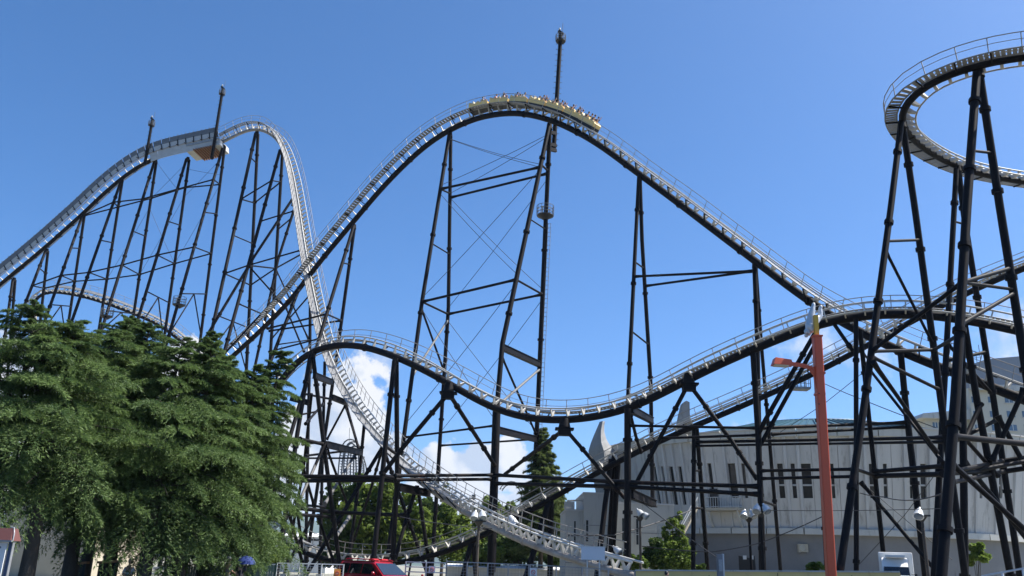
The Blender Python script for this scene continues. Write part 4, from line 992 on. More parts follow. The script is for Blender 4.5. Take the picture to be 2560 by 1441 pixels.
for k in range(7):
    a = (math.pi / 2) * .86 * (1 - k / 6)
    rr = .46 * math.sin(a + .0001); zz = .46 * math.cos(a) - .46
    rings.append([top + V((rr * math.cos(2 * math.pi * j / n) * (1 if j % 2 else 1.0), rr * math.sin(2 * math.pi * j / n), zz - (0 if j % 2 else .015) * math.sin(a))) for j in range(n)])
b = MB(); b.loft(rings, False, 0, True); b.build('canopy', M['cloth_blue'], u)
p = ground(1668, 44)
person('person in white shirt passing behind the yellow wall', (p.x, p.y, -.06), 1.9, {'stride': .15}, 'cloth_white', 'cloth_dark', scale=1.0)
# ================================================================ VEGETATION
def soup(name, tri, tone, m, parent):
    """many leaf-sized triangles as one crown mesh; tone per triangle"""
    n = len(tri); off = np.array(OFF[parent.name])
    me = D.meshes.new(name)
    me.vertices.add(n * 3); me.vertices.foreach_set('co', (tri.reshape(-1, 3) - off).astype(np.float32).ravel())
    me.loops.add(n * 3); me.loops.foreach_set('vertex_index', np.arange(n * 3, dtype=np.int32))
    me.polygons.add(n); me.polygons.foreach_set('loop_start', np.arange(0, n * 3, 3, dtype=np.int32))
    me.materials.append(m); me.update(calc_edges=True)
    a = me.attributes.new('tone', 'FLOAT', 'FACE'); a.data.foreach_set('value', tone.astype(np.float32))
    o = D.objects.new(name, me); COL.objects.link(o); o.parent = parent; OFF[o.name] = OFF[parent.name]
    return o
def needle_branch(seed, droop=.30, tuft=.17):
    """flat drooping conifer spray of unit length along +x: triangles and tones"""
    r = np.random.default_rng(seed); T = []; C = []
    ax = lambda s: np.array([s, 0.05 * math.sin(s * 5 + seed), .14 * s - droop * s ** 2.3])
    for s in np.arange(.14, 1.0, .05):
        base = ax(s); tang = ax(min(s + .05, 1.05)) - base; tang /= np.linalg.norm(tang)
        for side in (-1, 1):
            ln = (.40 * (1 - s) ** .8 + .10) * r.uniform(.7, 1.15)
            an = math.radians(r.uniform(42, 66)) * side
            d = np.array([tang[0] * math.cos(an), math.sin(an), tang[2] * .7 + r.uniform(-.10, .10)])
            for u in np.arange(.08, 1.02, .15):
                p = base + d * ln * u + np.array([0, 0, -.30 * ln * u * u])
                for k in range(5):
                    dd = d + r.normal(0, .45, 3); dd[2] += r.uniform(-.25, .3) - .25 * u; dd /= np.linalg.norm(dd)
                    sd = np.cross(dd, r.normal(0, 1, 3)); sd /= np.linalg.norm(sd) + 1e-6
                    L = r.uniform(.06, .12); w = r.uniform(.008, .014)
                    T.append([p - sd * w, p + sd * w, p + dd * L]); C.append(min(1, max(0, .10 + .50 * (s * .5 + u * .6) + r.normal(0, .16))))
    return np.array(T), np.array(C)
NB = [needle_branch(i, d) for i, d in enumerate((.22, .30, .36, .28, .42, .25, .33, .30))]
NBD = [needle_branch(40 + i, d) for i, d in enumerate((.75, .9, .65))]
def rotz(a): c, s = math.cos(a), math.sin(a); return np.array([[c, -s, 0], [s, c, 0], [0, 0, 1]])
def roty(a): c, s = math.cos(a), math.sin(a); return np.array([[c, 0, s], [0, 1, 0], [-s, 0, c]])
def rotx(a): c, s = math.cos(a), math.sin(a); return np.array([[1, 0, 0], [0, c, -s], [0, s, c]])
def cedar(label, x, Y, ytop, R, zlow, seed, lean=0.0, step=.54, per=8):
    r = np.random.default_rng(seed); R *= 1.22
    p = ground(x, Y); H = z_at(p.x, Y, ytop)
    t = thing('cedar_tree', label, 'cedar tree', (p.x, p.y, 0), 'cedars beside the coaster')
    tr = [V((p.x + .12 * math.sin(k * .9 + seed) * (k / 8), p.y + .1 * math.cos(k + seed) * (k / 8), H * k / 8)) for k in range(9)]
    b = MB(); b.path(tr, [.34 * (1 - k / 8.2) ** 1.1 + .012 for k in range(9)], 10); b.build('trunk', M['bark'], t)
    tris = []; tone = []; limbs = MB(); z = zlow; ph = r.uniform(0, 6)
    while z < H - .15:
        f = (z - zlow) / (H - zlow)
        rad = R * (1 - f ** 2.0) * (.62 + .38 * min(1, f * 6 + .3)) + .35
        for k in range(per if f < .8 else 6):
            az = ph + 2 * math.pi * k / per + r.uniform(-.35, .35)
            L = rad * r.choice([.55, .8, 1.0, 1.18], p=[.2, .25, .35, .2]) * r.uniform(.85, 1.1)
            low = f < .16
            T, C = NBD[r.integers(3)] if (low and r.random() < .5) else NB[r.integers(len(NB))]
            pitch = r.uniform(-.10, .18) + (.55 * max(0, f - .8) / .2 if f > .8 else 0) - (.18 if low else 0)
            Q = rotz(az) @ roty(-pitch) @ rotx(r.uniform(-.25, .25))
            # keep the needles their own size: long branches get wider spread, not bigger needles
            cen = T.mean(axis=1, keepdims=True)
            q = (cen * L + (T - cen) * max(1.1, min(L, 1.6))) @ Q.T
            i = min(7, int(z / H * 8)); c = np.array(tr[i].lerp(tr[i + 1], z / H * 8 - i))
            c[2] = z + r.uniform(-.24, .24)
            tris.append(q + c); tone.append(np.clip(C + r.normal(0, .10), 0, 1))
            d = Q @ np.array([L * .7, 0, -.03 * L])
            limbs.path([c, c + d * .5 + np.array([0, 0, .04 * L]), c + d], [.05 * (1 - f) + .02, .03, .012], 5, False)
        ph += 1.1; z += step * r.uniform(.7, 1.25) * (.5 if f > .78 else 1)
    limbs.build('limb', M['bark'], t, kind='stuff')
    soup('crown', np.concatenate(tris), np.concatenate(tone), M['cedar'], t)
    return t
for a in ((('tall cedar at the frame edge behind the brown roofed map board'), -62, 37.0, 775, 3.6, 4.7, 21),
          (('cedar with the highest pointed tip and a thick dark trunk'), 58, 37.5, 800, 3.3, 4.3, 22),
          (('cedar whose trunk has one sunlit edge down to the ground'), 164, 41, 815, 3.4, 4.2, 23),
          (('cedar rising over the two sunlit planks'), 262, 43, 812, 3.3, 4.2, 24),
          (('cedar standing behind the seated person'), 352, 41, 850, 3.2, 4.0, 25),
          (('cedar with a tip in front of the round basket'), 205, 48, 795, 3.0, 4.0, 26),
          (('cedar in the middle of the row, trunk by the start of the green fence'), 438, 42, 862, 3.2, 2.5, 27),
          (('cedar with a separate narrow pointed tip near the drop'), 446, 47, 838, 2.5, 3.0, 28),
          (('thick trunked cedar behind the person in the sun hat'), 500, 44, 905, 3.0, 2.4, 29),
          (('cedar shading the blue umbrella, at the open end of the row'), 572, 45, 915, 2.4, 2.6, 30),
          (('slim cedar with a wispy tip under the low track'), 628, 47, 866, 1.5, 4.4, 31)):
    cedar(*a)

def leafy(name, label, cat, x, Y, blobs, n, size, m, trunk_r=.18, group=None, seed=0, base_z=0.0, kind=None, root=None):
    """broad-leaved tree or bush: leaves scattered through lumpy overlapping clumps; blobs (x, y, radius in px)"""
    r = np.random.default_rng(seed)
    p = ground(x, Y, base_z)
    t = root or thing(name, label, cat, (p.x, p.y, base_z), group)
    k = Y / F_PX * 1.06; P = []; C = []
    w = np.array([b[2] ** 2 for b in blobs], float); w /= w.sum()
    for (bx, by, br), wi in zip(blobs, w):
        c = np.array(W(bx, by, Y + r.uniform(-.25, .25) * br * k * 2)); R = br * k
        # sub-clumps on the blob
        ns = max(4, int(n * wi / 120)); nn = int(n * wi)
        sc = r.normal(0, 1, (ns, 3)); sc /= np.linalg.norm(sc, axis=1, keepdims=True); sc = c + sc * R * r.uniform(.45, .95, (ns, 1)) * np.array([1, 1, .9])
        ii = r.integers(0, ns, nn); d = r.normal(0, 1, (nn, 3)); d /= np.linalg.norm(d, axis=1, keepdims=True)
        q = sc[ii] + d * (R * .42) * r.uniform(.5, 1.0, (nn, 1)) ** .5 * r.uniform(.8, 1.2, (ns, 1))[ii]
        P.append(q); C.append(np.clip(.42 + r.normal(0, .18, ns)[ii] + r.normal(0, .16, nn), 0, 1))
    P = np.concatenate(P); C = np.concatenate(C); P[:, 2] = np.maximum(P[:, 2], base_z + .1)
    n_ = len(P); a = r.normal(0, 1, (n_, 3)); a[:, 2] *= .6; a /= np.linalg.norm(a, axis=1, keepdims=True)
    b = np.cross(a, r.normal(0, 1, (n_, 3))); b /= np.linalg.norm(b, axis=1, keepdims=True)
    s = size * r.uniform(.6, 1.3, (n_, 1))
    T1 = np.stack([P - a * s, P + b * s * .55, P + a * s], 1); T2 = np.stack([P - a * s, P + a * s, P - b * s * .55 + np.array([0, 0, .1]) * s], 1)
    soup('crown', np.concatenate([T1, T2]), np.concatenate([C, C]), m, t)
    if trunk_r:
        top = W(*max(blobs, key=lambda q: q[2])[:2], Y)
        bb = MB(); bb.path([p, p.lerp(top, .5) + V((.1, 0, 0)), top], [trunk_r, trunk_r * .7, trunk_r * .25], 8)
        for bl in blobs[:4]:
            e = W(bl[0], bl[1], Y); bb.path([p.lerp(top, .4), p.lerp(top, .4).lerp(e, .55) + V((0, 0, .3)), e], [trunk_r * .5, trunk_r * .35, .03], 6, False)
        bb.build('trunk', M['bark'], t)
    return t
G_ = 'park trees behind the tracks'
leafy('broadleaf_tree', 'dark leafy tree behind the braced tower', 'tree', 845, 112, [(850, 1260, 45), (838, 1310, 42), (868, 1330, 48), (850, 1380, 45), (880, 1240, 34), (826, 1360, 28)], 9000, .30, M['leafb'], .25, G_, 1)
leafy('broadleaf_tree', 'big bright crowned tree directly behind the red car roof', 'tree', 925, 110, [(930, 1240, 42), (900, 1225, 30), (960, 1230, 34), (905, 1290, 50), (955, 1300, 50), (925, 1350, 50), (975, 1345, 36)], 12000, .30, M['leafa'], .28, G_, 2)
leafy('broadleaf_tree', 'yellowish green tree with a pale bare trunk', 'tree', 1020, 112, [(1020, 1275, 36), (1040, 1310, 42), (1010, 1330, 40), (1060, 1350, 40), (1020, 1370, 36)], 9000, .28, M['leafa'], .14, G_, 3)
leafy('broadleaf_tree', 'round green tree under the bend of the white drop', 'tree', 1120, 114, [(1115, 1300, 42), (1145, 1320, 42), (1095, 1340, 42), (1135, 1365, 44), (1165, 1350, 34)], 9000, .28, M['leafa'], .2, G_, 4)
leafy('broadleaf_tree', 'green tree peeping out between the two distant hoops', 'tree', 1225, 118, [(1235, 1280, 36), (1215, 1310, 40), (1250, 1320, 40), (1230, 1360, 46), (1270, 1285, 30)], 8000, .30, M['leafa'], .2, G_, 5)
leafy('broadleaf_tree', 'shady tree in the gap below the crossing tracks', 'tree', 1290, 108, [(1290, 1335, 36), (1310, 1370, 40), (1260, 1380, 36), (1325, 1330, 30)], 7000, .28, M['leafb'], .2, G_, 6)
leafy('broadleaf_tree', 'low bushy tree beside the foot of the rising track', 'tree', 1210, 100, [(1205, 1385, 30), (1235, 1395, 28), (1180, 1400, 26)], 4500, .26, M['leafa'], .12, G_, 7)
leafy('broadleaf_tree', 'sunlit young tree between the cedars and the braced tower', 'tree', 672, 66, [(672, 1360, 26), (655, 1385, 26), (690, 1385, 24), (668, 1335, 16)], 5000, .17, M['leafa'], .08, G_, 8)
leafy('broadleaf_tree', 'dark rounded tree at the pavilion corner below the conifer', 'tree', 1395, 104, [(1395, 1330, 30), (1380, 1370, 36), (1400, 1395, 30)], 6000, .25, M['leafb'], .15, G_, 9)
leafy('broadleaf_tree', 'pale leafed tree behind the tree row near the conifer', 'tree', 1070, 150, [(1075, 1262, 20), (1060, 1285, 26), (1095, 1290, 26)], 3500, .32, M['leafb'], .15, G_, 10)
def spire(label, x, Y, ytop, R, zlow, seed, m='leafc', per=6, step=.55):
    r = np.random.default_rng(seed); p = ground(x, Y); H = z_at(p.x, Y, ytop)
    t = thing('conifer_tree', label, 'conifer', (p.x, p.y, 0), 'pointed conifers behind the tracks')
    b = MB(); b.path([(p.x, p.y, 0), (p.x, p.y, H * .5), (p.x, p.y, H)], [.3, .18, .03], 8); b.build('trunk', M['bark'], t)
    tris = []; tone = []; z = zlow; ph = 0
    while z < H - .2:
        f = (z - zlow) / (H - zlow); rad = R * (1 - f) ** .8 * (.75 + .25 * min(1, f * 5)) + .25
        for k in range(per):
            T, C = NB[r.integers(len(NB))]; L = rad * r.uniform(.65, 1.15)
            Q = rotz(ph + 2 * math.pi * k / per + r.uniform(-.4, .4)) @ roty(-r.uniform(-.05, .35)) @ rotx(r.uniform(-.5, .5))
            cen = T.mean(axis=1, keepdims=True); sel = r.random(len(T)) < .8
            q = ((cen * L + (T - cen) * 3.2) @ Q.T)[sel] + np.array([p.x, p.y, z])
            tris.append(q); tone.append(np.clip(C[sel] + r.normal(0, .12), 0, 1))
        ph += .9; z += step * r.uniform(.7, 1.2)
    soup('crown', np.concatenate(tris), np.concatenate(tone), M[m], t)
spire('tall pointed conifer standing beside the pavilion annex', 1350, 100, 1068, 3.5, 3.5, 3, step=.42)
spire('slim conifer tip just behind the tall pointed conifer', 1385, 106, 1160, 2.8, 3.0, 4)
spire('small distant conifer tip over the white drop', 1103, 150, 1205, 2.0, 5.0, 5)
spire('small distant conifer inside the nearer distant hoop', 1182, 160, 1262, 1.6, 5.0, 6, step=.7)
# ================================================================ PAVILION
PC = V(((2042 - CX) / F_PX * 123, 123, 0)); PR = 30.9
def ring(phi, r, z): return V((PC.x + r * math.sin(phi), PC.y - r * math.cos(phi), z))
def phi_at(x, r=30.4):
    """angle on the drum whose face shows in photo column x"""
    return min(np.linspace(-1.35, .95, 500), key=lambda a: abs(proj(ring(a, r, 8))[0] - x))
zt = z_at(ring(phi_at(1900), 30, 0).x, ring(phi_at(1900), 30, 0).y, 1099)
zb = z_at(ring(phi_at(1900), 28, 0).x, ring(phi_at(1900), 28, 0).y, 1322)
pav = thing('pavilion', 'big round grey concrete pavilion with slit windows, flaring upward behind the tracks', 'building', (PC.x, PC.y - PR, 0))
Rz = lambda z: 29.1 + (30.9 - 29.1) * (z - zb) / (zt - zb)
def wz(y, a): q = ring(a, 30.1, 0); return z_at(q.x, q.y, y)
a0, a1, dA = -1.46, .98, R_(2.55)
nb = int((a1 - a0) / dA)
def slab(A, B, z0, z1, r0, r1, th, m, name):
    """curved wall piece between angles A and B, outer radius r0 below and r1 above, th thick"""
    b = MB()
    o = [ring(A, r0, z0), ring(B, r0, z0), ring(B, r1, z1), ring(A, r1, z1)]
    i = [ring(A, r0 - th, z0), ring(B, r0 - th, z0), ring(B, r1 - th, z1), ring(A, r1 - th, z1)]
    b.hexa(o, i); return b.build(name, M[m], pav)
win_px = [1642, 1662, 1686, 1712, 1776, 1782, 1832, 1852, 1877, 1955, 1990, 2035, 2096, 2200, 2236, 2290, 2325, 2470, 2530]
win_bays = {}
for x in win_px:
    a = phi_at(x); win_bays[int((a - a0) / dA)] = x
gap = .0007
b = MB()
for i in range(40):
    A, B = a0 + (a1 - a0) * i / 40, a0 + (a1 - a0) * (i + 1) / 40
    b.hexa([ring(A, 28.2, .1), ring(B, 28.2, .1), ring(B, 29.9, zt), ring(A, 29.9, zt)], [ring(A, 27.9, .1), ring(B, 27.9, .1), ring(B, 29.6, zt), ring(A, 29.6, zt)])
b.build('dark_backing', M['concdark'], pav)  # backing shell added so the inside stays dark behind the panel gaps
for i in range(nb):
    A, B = a0 + i * dA + gap, a0 + (i + 1) * dA - gap
    rr = lambda z: Rz(z) + .012 * ((i * 7) % 3)
    if i in win_bays:
        z0 = wz(1245 if win_bays[i] > 1720 else 1262, A); z1 = wz(1160 if win_bays[i] > 1720 else 1168, A)
        mg = {2035: .10, 1832: .12, 1955: .26, 1990: .32, 1782: .30, 1776: .30, 1852: .30, 1877: .34, 2236: .33, 2200: .26}.get(win_bays[i], .24 + .06 * (i % 3))
        m0, m1 = A + dA * mg, B - dA * mg
        slab(A, B, zb, z0, rr(zb), rr(z0), .4, 'conc', 'wall_panel'); slab(A, B, z1, zt, rr(z1), rr(zt), .4, 'conc', 'wall_panel')
        slab(A, m0, z0, z1, rr(z0), rr(z1), .4, 'conc', 'wall_panel'); slab(m1, B, z0, z1, rr(z0), rr(z1), .4, 'conc', 'wall_panel')
        w = slab(m0, m1, z0, z1, rr(z0) - .3, rr(z1) - .3, .06, 'glass', 'window')
        zm = z0 + (z1 - z0) * .38
        b = MB(); b.hexa([ring(m0, rr(zm) - .22, zm - .09), ring(m1, rr(zm) - .22, zm - .09), ring(m1, rr(zm) - .22, zm + .09), ring(m0, rr(zm) - .22, zm + .09)], [ring(m0, rr(zm) - .3, zm - .09), ring(m1, rr(zm) - .3, zm - .09), ring(m1, rr(zm) - .3, zm + .09), ring(m0, rr(zm) - .3, zm + .09)])
        b.build('frame', M['rib'], w)
    else:
        slab(A, B, zb, zt, rr(zb), rr(zt), .4, 'conc', 'wall_panel')
    c = a0 + i * dA; hw = .0042
    if i % 2 == 0 or i in win_bays:
        b = MB(); d = .34
        b.hexa([ring(c - hw, Rz(zb) + d * .6, zb + .1), ring(c + hw, Rz(zb) + d * .6, zb + .1), ring(c + hw, Rz(zt) + d, zt), ring(c - hw, Rz(zt) + d, zt)], [ring(c - hw * 1.6, Rz(zb) - .1, zb + .1), ring(c + hw * 1.6, Rz(zb) - .1, zb + .1), ring(c + hw * 1.6, Rz(zt) - .1, zt), ring(c - hw * 1.6, Rz(zt) - .1, zt)])
        b.build('rib', M['rib'], pav)
for i in range(0, nb, 3):
    A, B = a0 + i * dA + .002, a0 + min(nb, i + 3) * dA - .002
    slab(A, B, zt + .003, zt + .82, 31.45, 31.55, .7, 'conc2', 'cornice_block')
    slab(A, B, zb - .62, zb - .003, 29.65, 29.65, .9, 'conc2', 'ledge_block')
    slab(A, B, zt + .823, zt + .95, 31.7, 31.7, 1.0, 'rib', 'coping_stone')
for i in range(0, nb, 4):
    A, B = a0 + i * dA + .002, a0 + min(nb, i + 4) * dA - .002
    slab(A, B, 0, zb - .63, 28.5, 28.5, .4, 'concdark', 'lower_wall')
for x0, x1, y0 in ((1842, 1882, 1330), (2052, 2072, 1342), (2232, 2262, 1345)):
    A, B = phi_at(x0, 28.5), phi_at(x1, 28.5)
    slab(A, B, .02, wz(y0, A) - .3, 28.58, 28.58, .2, 'galv' if x0 > 2000 else 'dark', 'door')
for x0, x1 in ((1852, 1862), (1872, 1880)):
    A, B = phi_at(x0, 28.6), phi_at(x1, 28.6); slab(A, B, wz(1398, A), wz(1388, A), 28.64, 28.64, .04, 'paper', 'notice')
# teal sheet roof rising behind the cornice
rz1 = z_at(PC.x, PC.y - 11.5, 1051)
for i in range(0, 60):
    A, B = -1.57 + i * R_(3) + .0015, -1.57 + (i + 1) * R_(3) - .0015
    b = MB(); o = [ring(A, 29.3, zt + .9), ring(B, 29.3, zt + .9), ring(B, 11.5, rz1), ring(A, 11.5, rz1)]
    b.hexa(o, [p - V((0, 0, .2)) for p in o]); b.build('roof_panel', M['teal'], pav)
    b = MB(); b.bar(ring(A, 29.3, zt + .98), ring(A, 11.5, rz1 + .08), .12, .16); b.build('roof_seam', M['teal'], pav)
b = MB(); b.path([V((PC.x, PC.y, rz1 - .1)), V((PC.x, PC.y, rz1 + .25))], [11.6, 11.3], 40); b.build('roof_cap', M['teal'], pav)
# horn and fins of the roof line
def fin(pts, Y, th, name):
    b = MB(); n = len(pts)
    f = [W(x, y, Y) for x, y in pts]; k = [W(x, y, Y) + V((0, th, 0)) for x, y in pts]
    b.add(f + k, [tuple(range(n))[::-1], tuple(range(n, 2 * n))] + [(i, (i + 1) % n, n + (i + 1) % n, n + i) for i in range(n)])
    return b.build(name, M['fin'], pav)
hb = [(1490, 1236, 1532, 1236), (1482, 1190, 1536, 1190), (1473, 1138, 1542, 1138), (1471, 1128, 1540, 1130), (1477, 1108, 1524, 1112), (1484, 1090, 1516, 1098), (1491, 1074, 1511, 1080), (1497, 1060, 1511, 1064), (1499, 1055, 1513, 1054)]
b = MB(); rings = []
for k, (xa, ya, xb, yb) in enumerate(hb):
    th = 1.5 * (1 - max(0, k - 3) / 7.2); p, q = W(xa, ya, 112), W(xb, yb, 112); m_ = (p + q) / 2
    rings.append([p, m_ - V((0, th, 0)), q, m_ + V((0, th, 0))])
b.loft(rings, True, 0, False); b.build('roof_horn', M['fin'], pav)
fin([(1694, 1080), (1702, 1035), (1709, 1006), (1716, 1002), (1724, 1006), (1725, 1040), (1734, 1080)], 97, 1.8, 'roof_fin')
fin([(2166, 1078), (2172, 1050), (2178, 1046), (2182, 1060), (2190, 1078)], 96, 1.6, 'roof_fin')
# balcony with railing, brackets and door
A, B = phi_at(1768), phi_at(1852)
zf = wz(1272, A)
b = MB(); o = [ring(A, 29.2, zf), ring(B, 29.2, zf), ring(B, 31.2, zf), ring(A, 31.2, zf)]; b.hexa([p - V((0, 0, .3)) for p in o], o); bal = b.build('balcony', M['cream'], pav)
prs = [ring(A + (B - A) * k / 14, 31.12, zf) for k in range(15)] 
for p in prs:
    b = MB(); b.tube(p, p + V((0, 0, 1.15)), .028, n=5); b.build('baluster', M['fence'], bal)
for z in (.12, 1.15):
    b = MB(); b.path([ring(A, 29.4, zf + z), *[p + V((0, 0, z)) for p in prs], ring(B, 29.4, zf + z)], .04, 5); b.build('balcony_rail', M['fence'], bal)
for a in (A + .008, B - .008):
    b = MB(); b.tube(ring(a, 29.1, zf - 2.4), ring(a, 31.0, zf - .3), .09, n=6); b.build('bracket', M['conc2'], bal)
Ad = phi_at(1782); b = MB(); o = [ring(Ad - .016, 29.85, zf + .02), ring(Ad + .016, 29.85, zf + .02), ring(Ad + .016, 30.05, zf + 2.2), ring(Ad - .016, 30.05, zf + 2.2)]; b.hexa(o, [p + V((0, .15, 0)) for p in o]); b.build('balcony_door', M['glass'], pav)
# annex blocks at the pavilion's end
def annex(x0, x1, ytop, Y, depth, label_parts):
    p, q = ground(x0, Y), ground(x1, Y); z = z_at((p.x + q.x) / 2, Y, ytop)
    b = MB(); b.bx(p.x, q.x, Y, Y + depth, 0, z); w = b.build('annex_wall', M['conc2'], pav)
    b = MB(); b.bx(p.x - .06, q.x + .06, Y - .06, Y + depth + .06, z + .002, z + .16); b.build('coping', M['rib'], w)
    for xa, xb, ya, yb in label_parts:
        a, c = ground(xa, Y), ground(xb, Y); za, zc = z_at(a.x, Y, yb), z_at(a.x, Y, ya)
        b = MB(); b.bx(a.x, c.x, Y - .02, Y + .1, za, zc); b.build('window', M['glass'], w)
        for (u0, u1, v0, v1) in ((a.x - .07, a.x, za - .07, zc + .07), (c.x, c.x + .07, za - .07, zc + .07), (a.x, c.x, zc, zc + .07), (a.x, c.x, za - .07, za), (a.x, c.x, za + (zc - za) * .38, za + (zc - za) * .38 + .06)):
            b = MB(); b.bx(u0, u1, Y - .05, Y, v0, v1); b.build('frame', M['rib'], w)
    # pour joints
    for k in (1, 2):
        b = MB(); b.bx(p.x + .02, q.x - .02, Y - .025, Y, z * k / 3 - .03, z * k / 3 + .03); b.build('joint', M['concdark'], w)
annex(1412, 1458, 1278, 84.5, 8, [(1433, 1438, 1303, 1356)])
annex(1458, 1525, 1236, 84, 9, [(1464, 1470, 1301, 1354)])
annex(1525, 1690, 1262, 86, 6, [(1556, 1563, 1296, 1352), (1592, 1598, 1298, 1362), (1527, 1533, 1300, 1350)])
b = MB(); p = ground(1416, 84.4)
zp = z_at(p.x, 84.4, 1277); b.bx(p.x - .25, p.x + .7, 84.6, 85.4, zp + .18, zp + .85); b.build('roof_block', M['conc2'], pav)
b = MB(); q = ground(1455, 84.4); b.bar((p.x, 85, zp + .95), (q.x + .1, 85, zp + 1.05), .5, .14); b.build('roof_beam', M['conc2'], pav)

# outside stair with white railings
pA, pB = W(1733, 1330, 83), W(1662, 1330, 83)
st = thing('outside_stair', 'pale steel stair overgrown with vines climbing to the pavilion', 'stair', (pA.x, 83, 0))
top_, bot_ = W(1745, 1268, 82.5), W(1708, 1338, 81.5)
for dz in (0, .9):
    for dy in (0, 1.1):
        b = MB(); b.bar(bot_ + V((0, dy, dz)), top_ + V((0, dy, dz)), .08, .16 if dz == 0 else .07); b.build('stringer' if dz == 0 else 'stair_rail', M['fence'] if dz else M['cream'], st)
for k in range(12):
    q = bot_.lerp(top_, (k + .5) / 12); b = MB(); b.bx(q.x - .16, q.x + .16, q.y, q.y + 1.1, q.z - .02, q.z + .03); b.build('step', M['cream'], st)
    b = MB(); b.tube(q, q + V((0, 0, .92)), .025, n=4); b.build('baluster', M['fence'], st)
l0, l1 = W(1645, 1348, 81.5), W(1708, 1345, 81.5)
b = MB(); b.bx(l0.x, l1.x, 81.5, 83.2, l1.z - .12, l1.z); b.build('landing', M['cream'], st)
for k in range(14):
    x = l0.x + (l1.x - l0.x) * k / 13; b = MB(); b.bx(x - .03, x + .03, 81.5, 81.54, l1.z, l1.z + 1.1); b.build('baluster', M['fence'], st)
b = MB(); b.bar((l0.x, 81.52, l1.z + 1.1), (l1.x, 81.52, l1.z + 1.1), .07, .07); b.build('stair_rail', M['fence'], st)
for x in (l0.x + .1, l1.x - .1):
    b = MB(); b.tube((x, 82.8, 0), (x, 82.8, l1.z - .12), .07, n=6); b.build('stair_post', M['cream'], st)
leafy('vine_thicket', 'tall leafy vine tower swallowing the outside stair', 'vines', 1690, 79.5, [(1692, 1292, 13), (1680, 1310, 16), (1700, 1322, 14), (1695, 1350, 20), (1668, 1362, 22), (1708, 1375, 24), (1690, 1395, 30), (1655, 1390, 26), (1712, 1408, 26), (1660, 1330, 12)], 22000, .11, M['vine'], .1, 'bushes before the pavilion', 31)
leafy('bush', 'dark green bush at the foot of the vine tower', 'bush', 1635, 79, [(1640, 1370, 20), (1628, 1395, 22), (1655, 1405, 20)], 5000, .15, M['leafb'], 0, 'bushes before the pavilion', 32)
leafy('bush', 'bright yellow green bush between the thick column and the lamp pole', 'bush', 1598, 77, [(1590, 1402, 15), (1605, 1410, 14), (1582, 1415, 12)], 3500, .13, M['vine'], 0, 'bushes before the pavilion', 33)
leafy('bush', 'small bush below the drooping silver floodlight', 'bush', 1552, 76, [(1548, 1385, 10), (1558, 1392, 10), (1545, 1405, 14)], 2500, .13, M['vine'], 0, 'bushes before the pavilion', 34)
leafy('bush', 'small weedy bush on the wall top next to the orange pole', 'bush', 2035, 62, [(2035, 1418, 12), (2050, 1415, 10), (2020, 1424, 9)], 1800, .11, M['vine'], 0, 'bushes before the pavilion', 35)
leafy('bush', 'leafy weed growing right of the vine tower by the column', 'bush', 1750, 78, [(1748, 1418, 10), (1756, 1422, 9)], 1200, .12, M['leafb'], 0, 'bushes before the pavilion', 36)
leafy('bush', 'broad leaved bush among the black legs near the white truck', 'bush', 2440, 66, [(2440, 1375, 14), (2452, 1390, 16), (2432, 1398, 14), (2450, 1360, 9)], 2200, .2, M['vine'], .05, 'bushes before the pavilion', 37)
# air conditioner unit on its wall
c = ring(phi_at(1997, 28.5), 28.5, 0); zc = z_at(c.x, c.y, 1371)
ac = thing('air_conditioner', 'cream air conditioner unit mounted on the dark lower pavilion wall', 'air conditioner', (c.x, c.y, zc - .45))
b = MB(); b.bx(c.x - .52, c.x + .52, c.y - .75, c.y - .3, zc - .42, zc + .42); b.build('casing', M['cream'], ac)
b = MB(); b.path([(c.x - .12, c.y - .75, zc), (c.x - .12, c.y - .79, zc)], .32, 18); b.build('fan_grille', M['seat'], ac)
for k in range(5):
    b = MB(); b.path([V((c.x - .12 + .3 * (k + 1) / 5 * math.cos(t_), c.y - .8, zc + .3 * (k + 1) / 5 * math.sin(t_))) for t_ in np.linspace(0, 6.283, 16, endpoint=False)], .012, 4, closed=True); b.build('grille_ring', M['galv'], ac)
for s in (-.4, .4):
    b = MB(); b.bar((c.x + s, c.y - .8, zc - .46), (c.x + s, c.y, zc - .46), .06, .06); b.build('bracket', M['galv'], ac)

# ================================================================ HOTEL, HALLS
hy = 165
def hx(x): return W(x, 1000, hy).x
def hz(x, y): return z_at(hx(x), hy, y)
hotel = thing('hotel', 'beige hotel with blue windows and a grey curved roof behind the black legs', 'building', (hx(2460), hy, 0))
def block(x0, x1, ytop, dep, y_off=0.0, name='wall', m='hotel'):
    b = MB(); b.bx(hx(x0), hx(x1), hy + y_off, hy + dep, 0, hz((x0 + x1) / 2, ytop)); return b.build(name, M[m], hotel)
w1 = block(2318, 2425, 1046, 7, 2); w2 = block(2425, 2700, 975, 6)
b = MB(); z = hz(2370, 1046); b.loft([[V((hx(2300), hy + .5, z)), V((hx(2427), hy + .5, z)), V((hx(2427), hy + 7.6, z)), V((hx(2300), hy + 7.6, z))], [V((hx(2308), hy + .5, z + .9)), V((hx(2427), hy + .5, z + 2.0)), V((hx(2427), hy + 7.6, z + 2.0)), V((hx(2308), hy + 7.6, z + .9))]], True, 0, False); b.build('eave', M['conc2'], hotel)
z = hz(2560, 975); zz = [(2428, 942), (2440, 912), (2470, 902), (2500, 898), (2560, 893), (2640, 890), (2720, 895)]
b = MB(); rings = []
for x, y in zz: rings.append([V((hx(x), hy - .6, z)), V((hx(x), hy - .6, hz(x, y))), V((hx(x), hy + 6.6, hz(x, y))), V((hx(x), hy + 6.6, z))])
b.loft(rings, True, 0, False); b.build('roof', M['hotelroof'], hotel)
b = MB(); b.bx(hx(2424), hx(2720), hy - 1.2, hy - .6, z - .5, z + .6); b.build('eave', M['conc2'], hotel)
